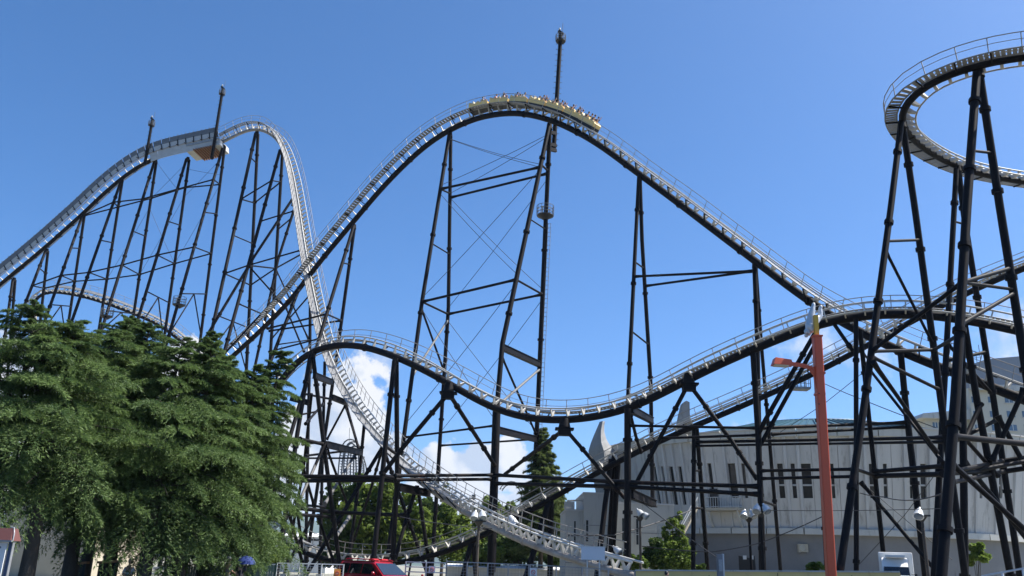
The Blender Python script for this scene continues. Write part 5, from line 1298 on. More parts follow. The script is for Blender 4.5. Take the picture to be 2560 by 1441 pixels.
def hwin(x0, x1, y0, y1, par, yo):
    b = MB(); b.bx(hx(x0), hx(x1), hy + yo - .04, hy + yo + .1, hz(x0, y1), hz(x0, y0)); o = b.build('window', M['skyglass'], par)
    b = MB(); xm = (hx(x0) + hx(x1)) / 2; b.bx(xm - .06, xm + .06, hy + yo - .09, hy + yo - .04, hz(x0, y1), hz(x0, y0)); b.build('mullion', M['fence'], o)
    b = MB(); b.bx(hx(x0) - .12, hx(x1) + .12, hy + yo - .2, hy + yo - .04, hz(x0, y1) - .15, hz(x0, y1)); b.build('sill', M['conc2'], o)
for x0, x1, y0, y1 in ((2337, 2349, 1052, 1066), (2352, 2364, 1052, 1066), (2337, 2352, 1085, 1100), (2370, 2385, 1085, 1100)): hwin(x0, x1, y0, y1, w1, 2)
for yy in (992, 1028, 1062, 1096):
    for x0 in (2429, 2470, 2512, 2550, 2590): hwin(x0, x0 + (9 if x0 < 2440 else 20), yy, yy + 15, w2, 0)
for x, y in ((2484, 868), (2494, 850)):
    b = MB(); b.tube((hx(x), hy + 4, hz(x, 902)), (hx(x), hy + 4, hz(x, y)), .07, n=5); b.build('roof_aerial', M['greysteel'], hotel)
for k in range(3):
    b = MB(); zz_ = hz(2484, 872 + k * 5); b.bar((hx(2484) - .6, hy + 4, zz_), (hx(2484) + .6, hy + 4, zz_), .06, .06); b.build('aerial_arm', M['greysteel'], hotel)
def hall(label, x0, x1, yw, yr, Y, dep, wall='cloth_white', roof='whiteroof', band=None):
    p, q = ground(x0, Y), ground(x1, Y); z0, z1 = z_at(p.x, Y, yw), z_at(p.x, Y + dep * .5, yr)
    t = thing('low_hall', label, 'building', ((p.x + q.x) / 2, Y, 0), 'low buildings behind the tracks')
    b = MB(); b.bx(p.x, q.x, Y, Y + dep, 0, z0); b.build('wall', M[wall], t)
    b = MB(); b.add([V((p.x - .3, Y - .4, z0)), V((q.x + .3, Y - .4, z0)), V((q.x + .3, Y + dep / 2, z1)), V((p.x - .3, Y + dep / 2, z1)), V((p.x - .3, Y + dep + .4, z0)), V((q.x + .3, Y + dep + .4, z0))], [(0, 1, 2, 3), (3, 2, 5, 4), (0, 3, 4), (1, 5, 2), (0, 4, 5, 1)]); b.build('roof', M[roof], t)
    if band:
        b = MB(); za, zb_ = z_at(p.x, Y, band[1]), z_at(p.x, Y, band[0]); b.bx(p.x + .5, q.x - .2, Y - .06, Y - .01, za, zb_); b.build('window_band', M['glass'], t)
    n = 7
    for k in range(n):
        x = p.x + (q.x - p.x) * (k + .5) / n; b = MB(); b.bx(x - .05, x + .05, Y - .12, Y, 0, z0 - .02); b.build('wall_post', M['fence'], t)
    return t
hall('white hall with a white roof below the mountain', 640, 812, 1338, 1330, 140, 16, band=(1343, 1348))
hall('long pale shed seen through the fence behind the crossing tracks', 1115, 1480, 1416, 1409, 98, 8, wall='conc2')
hall('cream building glimpsed between the cedar trunks', -420, 205, 1215, 1205, 62, 12, wall='cream', roof='conc2')
# ================================================================ STREET THINGS
# orange lamp with a yellow tip, and the silver acrobat on it
LY = 27.0
p0 = ground(2087, LY); p1 = W(2042, 842, LY)
lamp = thing('street_lamp', 'tall orange street lamp with one boxy head and a yellow tip', 'street lamp', (p0.x, p0.y, 0))
b = MB(); b.bar(p0, p1, .27, .27, V((0, 1, 0))); pole = b.build('pole', M['orange'], lamp)
bv = pole.modifiers.new('edge', 'BEVEL'); bv.width = .035; bv.segments = 2
ax = (p1 - p0).normalized()
b = MB(); b.bar(p1, p1 + ax * .72, .13, .13, V((0, 1, 0))); b.build('pole_tip', M['amber'], lamp)
b = MB(); b.bar(p1 - ax * .02, p1 + ax * .03, .3, .3, V((0, 1, 0))); b.build('pole_collar', M['orange'], lamp)
for yy in (934, 986):
    q_ = W(2049, yy, LY); b = MB(); b.bar(q_ - ax * .035, q_ + ax * .035, .285, .285, V((0, 1, 0))); b.build('pole_band', M['orange'], lamp)
for yy in (984, 1010):
    q_ = W(2048, yy, LY - .15); b = MB(); b.ball(q_, .025, nu=8, nv=5); b.build('bolt', M['dark'], lamp)
q_ = p0 + ax * 1.1; b = MB(); b.bar(q_ + V((0, -.137, -.25)), q_ + V((0, -.137, .25)), .14, .012, V((0, 1, 0))); b.build('access_hatch', M['orange'], lamp)
j = W(2047, 922, LY); h0, h1 = W(1980, 909, LY), W(1930, 903, LY)
arm = [W(2050, 972, LY), W(2046, 940, LY), W(2030, 921, LY), W(2005, 914, LY), W(1978, 910, LY)]
b = MB()
for k in range(4): b.bar(arm[k], arm[k + 1], .10, (.30, .22, .13, .10)[k] if k < 2 else .11, V((0, 0, 1)) if k > 1 else V((1, 0, 0)))
b.path(arm, [.09, .08, .065, .055, .05], 8); b.build('arm', M['orange'], lamp)
hm = (h0 + h1) / 2; d = (h1 - h0).normalized(); u = V((0, 0, 1)); s_ = V((0, 1, 0))
b = MB()
q = lambda t, yy, zz: h0 + d * t + s_ * yy + u * zz
Lh = (h1 - h0).length
b.hexa([q(0, -.13, -.09), q(Lh, -.2, -.13), q(Lh, .2, -.13), q(0, .13, -.09)], [q(.04, -.10, .10), q(Lh - .08, -.16, .10), q(Lh - .08, .16, .10), q(.04, .10, .10)]); hd = b.build('lamp_head', M['orange'], lamp)
b = MB(); b.hexa([q(.14, -.12, -.135), q(Lh - .05, -.15, -.155), q(Lh - .05, .15, -.155), q(.14, .12, -.135)], [q(.14, -.12, -.09), q(Lh - .05, -.15, -.12), q(Lh - .05, .15, -.12), q(.14, .12, -.09)]); b.build('lens', M['lens'], hd)
# statue: upside-down figure, head low beside the tip, legs up
S = lambda x, y, dy=0.0: tuple(W(x - 3, y + 3, LY + .26 + dy))
ac_ = thing('acrobat_statue', 'silver statue of an upside-down acrobat clinging to the lamp tip, legs in the air', 'statue', W(2040, 842, LY))
rS = lambda px: px / F_PX * LY * .5 * 1.5
J = {'pelvis': (S(2035, 799), rS(22)), 'chest': (S(2029, 817), rS(23)), 'neck': (S(2025, 825), rS(14)), 'skull': (S(2021, 829), rS(15)), 'face': (S(2018, 832), rS(10)),
     'h1': (S(2031, 793, -.02), rS(16)), 'k1': (S(2033, 776, -.06), rS(11)), 'a1': (S(2036, 765, -.05), rS(7.5)), 't1': (S(2037.5, 754, -.05), rS(5.5)),
     'h2': (S(2043, 795, .05), rS(15)), 'k2': (S(2055, 786, .05), rS(10)), 'a2': (S(2053, 767, .05), rS(7)), 't2': (S(2058, 761, .02), rS(5)),
     's1': (S(2034, 822, -.14), rS(10)), 'e1': (S(2044, 815, -.15), rS(7)), 'w1': (S(2042, 828, -.1), rS(5.5)), 's2': (S(2033, 821, .14), rS(10)), 'e2': (S(2048, 812, .17), rS(7)), 'w2': (S(2044, 824, .12), rS(5.5))}
E = [('pelvis', 'chest'), ('chest', 'neck'), ('neck', 'skull'), ('skull', 'face'), ('pelvis', 'h1'), ('h1', 'k1'), ('k1', 'a1'), ('a1', 't1'), ('pelvis', 'h2'), ('h2', 'k2'), ('k2', 'a2'), ('a2', 't2'), ('chest', 's1'), ('s1', 'e1'), ('e1', 'w1'), ('chest', 's2'), ('s2', 'e2'), ('e2', 'w2')]
skin_obj('figure', J, E, M['silver'], ac_, Matrix.Identity(4), 2)
b = MB(); c = V(S(2021, 830)); b.ball(c + V((-.06, -.05, 0)), .055, nu=8, nv=5); b.ball(c + V((.03, -.09, -.02)), .05, nu=8, nv=5); b.ball(c + V((-.03, .02, -.08)), .07, nu=8, nv=5); b.ball(c + V((.06, -.02, -.05)), .05, nu=8, nv=5); b.build('curly_hair', M['silver'], ac_)
for k, (wx, wy, dy) in enumerate(((2042, 828, -.1), (2044, 824, .12))):
    w = V(S(wx, wy, dy)); b = MB()
    for f_ in range(4): b.path([w + V((-.02 + f_ * .02, 0, 0)), w + V((-.02 + f_ * .022, -.01, .05)), w + V((-.015 + f_ * .022, .02 if k == 0 else -.02, .085 - abs(f_ - 1.5) * .01))], [.014, .012, .009], 6)
    b.path([w + V((.03, 0, 0)), w + V((.055, 0, .03)), w + V((.06, 0, .055))], [.014, .011, .009], 6); b.build('hand', M['silver'], ac_)

# cluster floodlights on slim poles
def flood(label, x, y, Y, heads, m='black', top_plate=True):
    """heads: (dx, dy in px, aim x, size)"""
    g_ = ground(x + (y - 1430) * .0 , Y); tp = W(x, y, Y); g_ = V((tp.x, tp.y, 0))
    t = thing('floodlight_pole', label, 'floodlight', (g_.x, g_.y, 0), 'floodlights in front of the pavilion')
    b = MB(); b.path([g_, tp], [.11, .085], 8); b.build('pole', M['bark'] if m == 'rust' else M['black'], t)
    b = MB(); b.bar(tp + V((-.5, 0, .02)), tp + V((.5, 0, .02)), .12, .1); b.path([tp - V((0, 0, .35)), tp], [.08, .35], 10); b.build('bracket', M['dark'], t)
    for dx, dy, aim, s in heads:
        c = W(x + dx, y + dy, Y - .15); d = V((aim, -.45, -.75)).normalized()
        b = MB(); b.path([c - d * s * .75, c - d * s * .62, c - d * s * .35, c + d * s * .1, c + d * s * .5, c + d * s * .56], [s * .16, s * .34, s * .50, s * .63, s * .68, s * .74], 14)
        h = b.build('lamp_head', M['silver'], t)
        b = MB(); b.path([c + d * s * .6, c + d * s * .66], s * .58, 14); b.build('lens', M['skyglass'], h)
        b = MB(); b.path([c - d * s * .75, c - d * s * 1.05], [s * .2, s * .14], 8); b.build('cap', M['silver'], h)
        b = MB(); b.tube(tp + V((dx * .004 * Y / 40, 0, 0)), c, .035, n=5); b.build('yoke', M['galv'], h)
flood('floodlight pole with two silver heads in front of the pavilion annex', 1600, 1293, 70, [(0, -10, .5, .43), (12, -4, 1.0, .43)], 'rust')
flood('lower pole with two dull silver heads beside the balcony', 1872, 1296, 66, [(-12, -10, -.3, .43), (10, -10, .3, .43)])
flood('bright double headed floodlight clamped by the paired columns', 1901, 1281, 60, [(-9, -8, -.25, .43), (14, -8, .25, .43)])
flood('floodlight pole with two blue glinting heads in front of the white drop', 1197, 1304, 62, [(-10, -14, -.1, .43), (9, -15, .15, .43)], 'rust')
flood('single silver floodlight above the truck among the black legs', 2304, 1290, 52, [(-7, -6, -.4, .43)], 'rust')
flood('small silver floodlight at the thick column by the annex', 1547, 1382, 66, [(-4, -6, .8, .43)])
fl = W(1281, 1304, 74)
t = thing('hanging_floodlight', 'silver floodlight hanging from the rising track beside the thick tower', 'floodlight', fl, 'floodlights in front of the pavilion')
d = V((.5, -.2, -.8)).normalized(); b = MB(); b.path([fl - d * .5, fl - d * .2, fl + d * .45], [.2, .34, .42], 14); h = b.build('lamp_head', M['silver'], t)
b = MB(); b.path([fl + d * .45, fl + d * .49], .38, 14); b.build('lens', M['skyglass'], h)
b = MB(); b.tube(fl - d * .4, fl + V((-.2, 1.5, 1.3)), .05, n=6); b.build('arm', M['black'], t)

# blank pale sign board on two posts
Y = 49.0; a, c = W(1453, 1366, Y), W(1512, 1401, Y)
t = thing('sign_board', 'blank pale sign board on two thin posts beside the thick column', 'sign', ((a.x + c.x) / 2, Y, 0))
b = MB(); b.bx(a.x, c.x, Y - .03, Y + .03, c.z, a.z); bo = b.build('board', M['sign'], t)
for z in (a.z, c.z):
    b = MB(); b.bx(a.x - .02, c.x + .02, Y - .045, Y + .045, z - .02, z + .02); b.build('board_frame', M['fence'], bo)
for x in (1468, 1499):
    q = ground(x, Y); b = MB(); b.bx(q.x - .035, q.x + .035, Y + .035, Y + .09, 0, a.z - .1); b.build('post', M['fence'], t)
# brown roofed map board at the frame edge
Y = 27.5; xr = W(30, 1380, Y).x
zt_, z1_ = z_at(xr, Y, 1322), z_at(xr, Y, 1353)
t = thing('map_board', 'blue and white park map board under a curved brown roof', 'notice board', (xr - .9, Y, 0))
b = MB(); n = 8; rr = zt_ - z1_
prof = [V((xr + .06 - .12 * (1 - math.cos(k / n * math.pi / 2)) * 2.2, 0, z1_ + .04 + rr * math.sin(k / n * math.pi / 2))) for k in range(n + 1)]
b.hexa([V((xr - 2.0, Y - .3, z1_)), V((xr + .05, Y - .3, z1_)), V((xr + .05, Y + .3, z1_)), V((xr - 2.0, Y + .3, z1_))], [V((xr - 2.0, Y - .12, zt_)), V((xr - .06, Y - .12, zt_)), V((xr - .06, Y + .2, zt_)), V((xr - 2.0, Y + .2, zt_))]); ro = b.build('roof', M['brown'], t)
b = MB(); b.bar((xr - 2.0, Y - .31, z1_ - .01), (xr + .1, Y - .31, z1_ - .01), .05, .05); b.path([(xr + .06, Y - .2, z1_), (xr + .05, Y - .17, z1_ + rr * .6), (xr - .03, Y - .1, zt_ + .02), (xr - .15, Y - .08, zt_ + .03)], .022, 6); b.build('roof_edge', M['galv'], ro)
b = MB(); b.bx(xr - 1.9, xr - .14, Y - .12, Y - .06, .35, z1_ - .06); pa = b.build('panel', M['paper'], t)
b = MB(); b.bx(xr - 1.6, xr - .42, Y - .125, Y - .121, z1_ - .62, z1_ - .12); b.build('map_print', M['cloth_blue'], pa)
b = MB(); b.bx(xr - 1.6, xr - .42, Y - .125, Y - .121, z1_ - .95, z1_ - .68); b.build('map_print', M['sign'], pa)
for k in range(6):
    b = MB(); b.path([(xr - .32 - .05 * (k % 2), Y - .121, z1_ - .2 - k * .17), (xr - .32 - .05 * (k % 2), Y - .126, z1_ - .2 - k * .17)], .035, 10); b.build('map_symbol', M['noticered'] if k % 2 else M['cloth_grey'], pa)
for x in (xr - .06, xr - 1.98):
    b = MB(); b.bx(x - .05, x + .05, Y - .06, Y + .06, 0, z1_ - .03); b.build('post', M['bluepost'], t)
    b = MB(); b.bx(x + .052, x + .075, Y - .07, Y + .05, 0, z1_ - .03); b.build('post_trim', M['galv'], t)

# fences
def mesh_fence(label, x0, x1, Y0, Y1, ytop0, ytop1, npan, m='fence', style='mesh', group='fences along the road', notices=()):
    A, B = ground(x0, Y0), ground(x1, Y1)
    zA, zB = z_at(A.x, Y0, ytop0), z_at(B.x, Y1, ytop1)
    t = thing('fence', label, 'fence', ((A.x + B.x) / 2, (A.y + B.y) / 2, 0), group)
    P = lambda f, z: A.lerp(B, f) + V((0, 0, z)); H = lambda f: zA + (zB - zA) * f
    for k in range(npan + 1):
        f = k / npan; b = MB(); b.tube(P(f, 0), P(f, H(f) + .02), .04 if style != 'panel' else .05, n=6); b.build('post', M[m], t)
    tt = (B - A).normalized(); nn = V((tt.y, -tt.x, 0))
    for k in range(npan):
        f0, f1 = k / npan + .004, (k + 1) / npan - .004
        for hh in ((1.0, .02) if style == 'mesh' else (1.0, .5, .06) if style == 'panel' else (1.0, .86, .72, .58, .44, .30, .16)):
            b = MB(); b.bar(P(f0, H(f0) * hh), P(f1, H(f1) * hh), .045, .05 if style != 'bars' else .055); b.build('rail', M[m], t)
        if style == 'mesh':
            b = MB(); L = (P(f1, 0) - P(f0, 0)).length; nv = int(L / .16)
            for i in range(1, nv):
                f = f0 + (f1 - f0) * i / nv; b.bar(P(f, .05), P(f, H(f)), .011, .011, nn)
            for i in range(1, 12):
                b.bar(P(f0, H(f0) * i / 12), P(f1, H(f1) * i / 12), .011, .011)
            b.build('wire_mesh', M[m], t, kind='stuff')
        elif style == 'panel':
            ns = 9
            for i in range(ns):
                g0, g1 = f0 + (f1 - f0) * (i + .06) / ns, f0 + (f1 - f0) * (i + .94) / ns
                b = MB(); o = [P(g0, .1), P(g1, .1), P(g1, H(g1) - .06), P(g0, H(g0) - .06)]; b.hexa(o, [p + V((0, .02, 0)) for p in o]); b.build('slat', M['greenpanel'], t)
    for f, w, h, zf, col in notices:
        c = P(f, H(f) * zf) + nn * .06; b = MB(); o = [c - tt * w / 2 - V((0, 0, h / 2)), c + tt * w / 2 - V((0, 0, h / 2)), c + tt * w / 2 + V((0, 0, h / 2)), c - tt * w / 2 + V((0, 0, h / 2))]
        b.hexa(o, [p - nn * .012 for p in o]); s = b.build('notice', M[col], t)
        b = MB(); ce = c + nn * .008; r = w * .27
        b.path([ce + (tt * math.cos(q) + V((0, 0, math.sin(q)))) * r for q in np.linspace(0, 6.283, 18, endpoint=False)], .016, 5, closed=True); b.bar(ce + (tt - V((0, 0, 1))) * r * .7, ce - (tt - V((0, 0, 1))) * r * .7, .02, .012); b.build('no_smoking_ring', M['noticered'], s)
        b = MB(); b.bar(ce - tt * r * .55, ce + tt * r * .5, .025, .012, V((0, 0, 1))); b.build('cigarette_mark', M['dark'] if col == 'paper' else M['paper'], s)
        b = MB(); b.bar(ce - tt * w * .36 - V((0, 0, h * .39)), ce + tt * w * .36 - V((0, 0, h * .39)), .012, h * .07); b.build('print_line', M['cloth_grey'], s)
    return t
mesh_fence('dark green framed fence with pale green slats under the cedars', 455, 683, 45, 45, 1413, 1409, 4, 'greenfence', 'panel')
mesh_fence('white wire fence standing behind the red car', 684, 852, 45, 46, 1408, 1412, 3, 'fence', 'mesh', notices=((.91, .34, .42, .72, 'noticeorange'),))
mesh_fence('white barred gate fence in front of the red car bonnet', 1009, 1112, 48, 48, 1405, 1408, 2, 'fence', 'bars', notices=((.65, .34, .36, .80, 'paper'),))
mesh_fence('silver wire fence below the crossing tracks', 1112, 1320, 48, 48, 1404, 1413, 4, 'galv', 'mesh')
mesh_fence('silver wire fence reaching to the blank sign board', 1324, 1588, 48, 47, 1412, 1428, 4, 'galv', 'mesh', notices=((.0 + .03, .38, .40, .80, 'paper'),))
mesh_fence('sloping pale handrail fence at the frame corner under the black legs', 2475, 2640, 33, 30, 1440, 1412, 3, 'sign', 'bars')
# yellow wall with grey coping
A, B = ground(1590, 47), ground(2262, 44)
zA, zB = z_at(A.x, 47, 1428), z_at(B.x, 44, 1432)
t = thing('garden_wall', 'low yellow wall with grey coping and climbing stems before the pavilion', 'wall', ((A.x + B.x) / 2, 46, 0))
n = 9
for k in range(n):
    P0, P1 = A.lerp(B, (k + .004) / n), A.lerp(B, (k + .996) / n); h0_, h1_ = zA + (zB - zA) * k / n, zA + (zB - zA) * (k + 1) / n
    b = MB(); o = [P0, P1, P1 + V((0, 0, h1_)), P0 + V((0, 0, h0_))]; b.hexa(o, [p + V((0, .25, 0)) for p in o]); b.build('wall_panel', M['yellowwall'], t)
    b = MB(); b.bar(P0 + V((0, .12, h0_ + .036)), P1 + V((0, .12, h1_ + .036)), .34, .07); b.build('coping_stone', M['conc'], t)
    for s in range(2):
        q = P0.lerp(P1, rng.random()); b = MB(); hh = h0_ * rng.uniform(.6, 1)
        b.path([q + V((0, -.03, .2)), q + V((.05, -.04, hh * .5)), q + V((-.04, -.04, hh))], .014, 5); b.build('creeper_stem', M['bark'], t)
# retaining ground behind the wall: planted bank
b = MB(); b.bx(A.x + .2, B.x + 14, 52.0, 74, 0.0, .9)
b.build('planting_bank', M['soil'], kind='structure')

# small dark utility post before the pavilion
q = ground(1806, 44)
zq = z_at(q.x, 44, 1386)
t = thing('utility_post', 'stout grey and black concrete post with a white edge above the yellow wall', 'post', (q.x, 44, 0))
b = MB(); b.bx(q.x - .16, q.x + .10, 43.9, 44.15, 0, zq); b.build('post', M['concdark'], t)
b = MB(); b.bx(q.x + .102, q.x + .17, 43.92, 44.13, 0, zq + .02); b.build('edge_strip', M['fence'], t)
b = MB(); b.bx(q.x - .12, q.x + .06, 43.86, 43.898, zq - .8, zq - .25); b.build('sticker', M['galv'], t)
# added blocks under the cedars, coloured to stand for sunlit bits of ground
for lab, x0, x1, y, Y in (('long orange brown block coloured as a sun patch under the cedars', 246, 300, 1404.5, 42), ('short pale block coloured as a sun patch under the cedars', 190, 220, 1408, 42.5)):
    p, q = W(x0, y + 2, Y), W(x1, y - 1, Y)
    t = thing('sunpatch_block', lab, 'sun patch block', ((p.x + q.x) / 2, Y, 0), 'sun patch blocks under the cedars')
    b = MB(); b.bar(p, q, .34, .10); b.build('sunpatch', M['sunpatch_tone'], t)
    for f in (.15, .85):
        c = p.lerp(q, f); b = MB(); b.bx(c.x - .06, c.x + .06, c.y - .12, c.y + .12, 0, c.z - .05); b.build('leg', M['dark'], t)

# sagging wires in front of the pavilion
def wire(label, pts, r=.03, sag=.02):
    P = [W(*p) for p in pts]; m = MB(); path = []
    for a_, c_ in zip(P, P[1:]):
        for k in range(10):
            f = k / 10; path.append(a_.lerp(c_, f) - V((0, 0, (c_ - a_).length * sag * 4 * f * (1 - f))))
    path.append(P[-1]); m.path(path, r, 5); o = m.build('overhead_wire', M['wire']); return tag(o, label, 'wire', 'wires in front of the pavilion')
wire('thick wire sagging from the annex pole to the stair top', [(1420, 1338, 70), (1535, 1338, 70), (1730, 1275, 78)], .05, .01)
wire('pale sagging wire crossing the vine tower', [(1605, 1366, 70), (1780, 1380, 66), (1900, 1358, 62), (2060, 1290, 58)], .035, .012)
wire('thin wire from the trestle down to the utility post', [(1590, 1245, 75), (1800, 1400, 60)], .035, .004)
wire('thin straight wire across the pavilion windows', [(1905, 1276, 60), (2100, 1277, 56), (2350, 1272, 50)], .022, .003)
wire('pale hose slung between the black legs above the truck', [(2150, 1233, 60), (2210, 1243, 57), (2362, 1232, 43)], .035, .02)
wire('wire rising past the pavilion roof to the far black column', [(1912, 1105, 70), (2060, 1010, 66), (2190, 905, 62)], .025, .004)
wire('wire running from the orange lamp to the leaning leg', [(2062, 960, 66), (2150, 997, 61), (2340, 1070, 56)], .03, .006)
wire('power wire in front of the bright tree and the white drop', [(1000, 1292, 70), (1110, 1310, 66), (1230, 1322, 62)], .03, .01)
wire('diagonal bracing wire falling across the windows behind the truck leg', [(2170, 1220, 70), (2300, 1330, 66), (2380, 1400, 64)], .025, .002)
wire('diagonal bracing wire rising across the windows behind the truck leg', [(2140, 1420, 66), (2260, 1290, 64), (2350, 1170, 60)], .025, .002)
# ================================================================ VEHICLES
def suv():
    """red SUV built nose along +x, then turned so the nose points right and towards the road"""
    Y = 46.0; c = ground(944, Y)
    th = R_(-38)
    MW = Matrix.Translation((c.x, c.y, 0)) @ Matrix.Rotation(th, 4, 'Z')
    t = thing('parked_car', 'red off-road car with a red light bar on its roof', 'car', (c.x, c.y, 0))
    T = lambda p: MW @ V(p)
    # body sections along x: (x, half width low, half width belt, z low, z belt)
    sec = [(-2.38, .80, .84, .45, .95), (-2.30, .90, .92, .38, 1.06), (-1.9, .93, .945, .36, 1.10), (-1.0, .935, .95, .36, 1.10), (0, .935, .95, .36, 1.09), (.85, .935, .945, .36, 1.09), (1.1, .93, .93, .37, 1.08), (1.7, .92, .90, .38, 1.03), (2.15, .88, .84, .40, .96), (2.34, .78, .74, .44, .86)]
    rings = []
    for x, wl, wb, zl, zb_ in sec:
        zs = zl + (zb_ - zl) * .62
        r = [(x, -wl * .92, zl), (x, -wl, zl + .08), (x, -wl - .02, zs), (x, -wb, zb_ - .06), (x, -wb * .94, zb_), (x, wb * .94, zb_), (x, wb, zb_ - .06), (x, wl + .02, zs), (x, wl, zl + .08), (x, wl * .92, zl)]
        rings.append([T(p) for p in r])
    b = MB(); b.loft(rings, True); body = b.build('body', M['red'], t)
    # greenhouse: (x base, x top) sections with tumblehome
    zb_, zr = 1.06, 1.71
    gh = [(-2.30, -2.12), (-1.75, -1.70), (-.85, -.85), (.02, .0), (1.18, .22)]
    rings = []
    for x0, x1 in gh:
        wb, wt = .90, .70
        edge = x0 == -2.30 or x0 == 1.18
        rings.append([T(p) for p in ((x0, -wb, zb_), (x0 * .3 + x1 * .7, -(wb * .3 + wt * .7), zb_ + (zr - zb_) * .70), (x1, -wt, zr - .05), (x1, -wt * .88, zr), (x1, wt * .88, zr), (x1, wt, zr - .05), (x0 * .3 + x1 * .7, wb * .3 + wt * .7, zb_ + (zr - zb_) * .70), (x0, wb, zb_))])
    b = MB(); b.loft(rings, True); b.build('cabin', M['red'], t)
    b = MB(); b.bx(-2.18, .20, -.62, .62, zr, zr + .035, Mx=MW); b.build('roof_panel', M['red'], t)
    # glass slightly proud of the cabin sides
    side = lambda s, x, f: V((x, s * (.905 + (.705 - .905) * (f * .94)), zb_ + (zr - zb_) * f))
    for s in (-1, 1):
        for x0, x1, y0, y1, nm in ((-2.0, -1.40, -1.92, -1.40, 'quarter_window'), (-1.33, -.48, -1.33, -.48, 'rear_door_window'), (-.40, .78, -.40, .16, 'front_door_window')):
            a = [side(s, x0, .10), side(s, x1, .10), side(s, y1, .84), side(s, y0, .84)]
            a = [T(p) for p in a]; nrm = (a[1] - a[0]).cross(a[3] - a[0]).normalized() * .012
            if nrm.dot(MW.to_3x3() @ V((0, s, 0))) < 0: nrm = -nrm
            b = MB(); b.hexa([p + nrm for p in a], [p - nrm for p in a]); b.build(nm, M['carglass'], t)
    def glassquad(a, name, m):
        a = [T(p) for p in a]; n_ = (a[1] - a[0]).cross(a[3] - a[0]).normalized() * .028
        b = MB(); b.hexa([p + n_ for p in a], [p - n_ for p in a]); return b.build(name, M[m], t)
    f = lambda q: .98 + (.42 - .98) * q
    fz = lambda q: zb_ + (zr - zb_) * q
    k = lambda q: .98 * (.35 + .65 * (1 - q)) 
    glassquad([(1.115, -.82, fz(.07)), (1.115, .82, fz(.07)), (.36, .66, fz(.88)), (.36, -.66, fz(.88))], 'windscreen', 'windscreen')
    glassquad([(-2.30, .76, fz(.12)), (-2.30, -.76, fz(.12)), (-2.17, -.62, fz(.88)), (-2.17, .62, fz(.88))], 'rear_window', 'carglass')
    for s in (-1, 1):
        b = MB(); b.path([T((-1.9, s * .6, zr + .10)), T((-1.7, s * .6, zr + .13)), T((.1, s * .6, zr + .11)), T((.3, s * .6, zr + .05))], .025, 6); b.build('roof_rail', M['red'], t)
        b = MB(); m_ = T((.62, s * 1.06, 1.16)); b.ball(m_, .10, .12, .10, 10, 6); b.bar(T((.60, s * .9, 1.12)), m_, .05, .05); b.build('wing_mirror', M['red'], t)
        for x in (-1.42, 1.42):
            w = MB(); w.path([T((x, s * .70, .38)), T((x, s * .94, .38))], .38, 22); wo = w.build('wheel', M['rubber'], t)
            w = MB(); w.path([T((x, s * .93, .38)), T((x, s * .955, .38))], [.25, .22], 16); w.build('rim', M['chrome'], wo)
        b = MB(); b.ball(T((2.22, s * .66, .82)), .14, .14, .09, 10, 6); b.build('headlight', M['chrome'], t)
        b = MB(); b.bx(-2.40, -2.33, s * .84 - .08, s * .84 + .08, .75, 1.05, Mx=MW); b.build('tail_light', M['redlamp'], t)
        b = MB(); b.bar(T((-.7, s * .968, .96)), T((-.48, s * .968, .96)), .03, .04); b.build('door_handle', M['chrome'], t)
        b = MB(); b.bar(T((-2.05, s * .965, .93)), T((-1.75, s * .965, .93)), .02, .07); b.build('side_marker', M['paper'], t)
        b = MB(); b.bar(T((-2.2, s * .962, .62)), T((1.0, s * .962, .62)), .03, .08); b.build('side_trim', M['dark'], t)
    b = MB(); b.bx(2.28, 2.37, -.55, .55, .58, .82, Mx=MW); b.build('grille', M['dark'], t)
    b = MB(); b.bx(2.2, 2.42, -.8, .8, .40, .56, Mx=MW); b.build('bumper', M['red'], t)
    b = MB(); b.hexa([T(p) for p in ((1.16, -.78, 1.08), (2.05, -.66, 1.0), (2.05, .66, 1.0), (1.16, .78, 1.08))], [T(p) for p in ((1.2, -.6, 1.115), (1.95, -.5, 1.045), (1.95, .5, 1.045), (1.2, .6, 1.115))]); b.build('bonnet', M['red'], t)
    b = MB(); b.path([T((2.1, .86, .9)), T((2.12, .9, 1.12))], .02, 5); b.ball(T((2.12, .9, 1.15)), .07, .05, .06, 8, 5); b.build('fender_mirror', M['red'], t)
    b = MB(); b.bx(-.28, -.02, -.56, .56, zr + .06, zr + .09, Mx=MW); lb = b.build('light_bar', M['redlamp'], t)
    for s in (-1, 1):
        b = MB(); b.loft([[T((-.3, s * .10, zr + .09)), T((0, s * .10, zr + .09)), T((0, s * .56, zr + .09)), T((-.3, s * .56, zr + .09))], [T((-.27, s * .12, zr + .16)), T((-.03, s * .12, zr + .16)), T((-.03, s * .53, zr + .15)), T((-.27, s * .53, zr + .15))]], True, 0, False); b.build('beacon', M['redlamp'], lb)
suv()
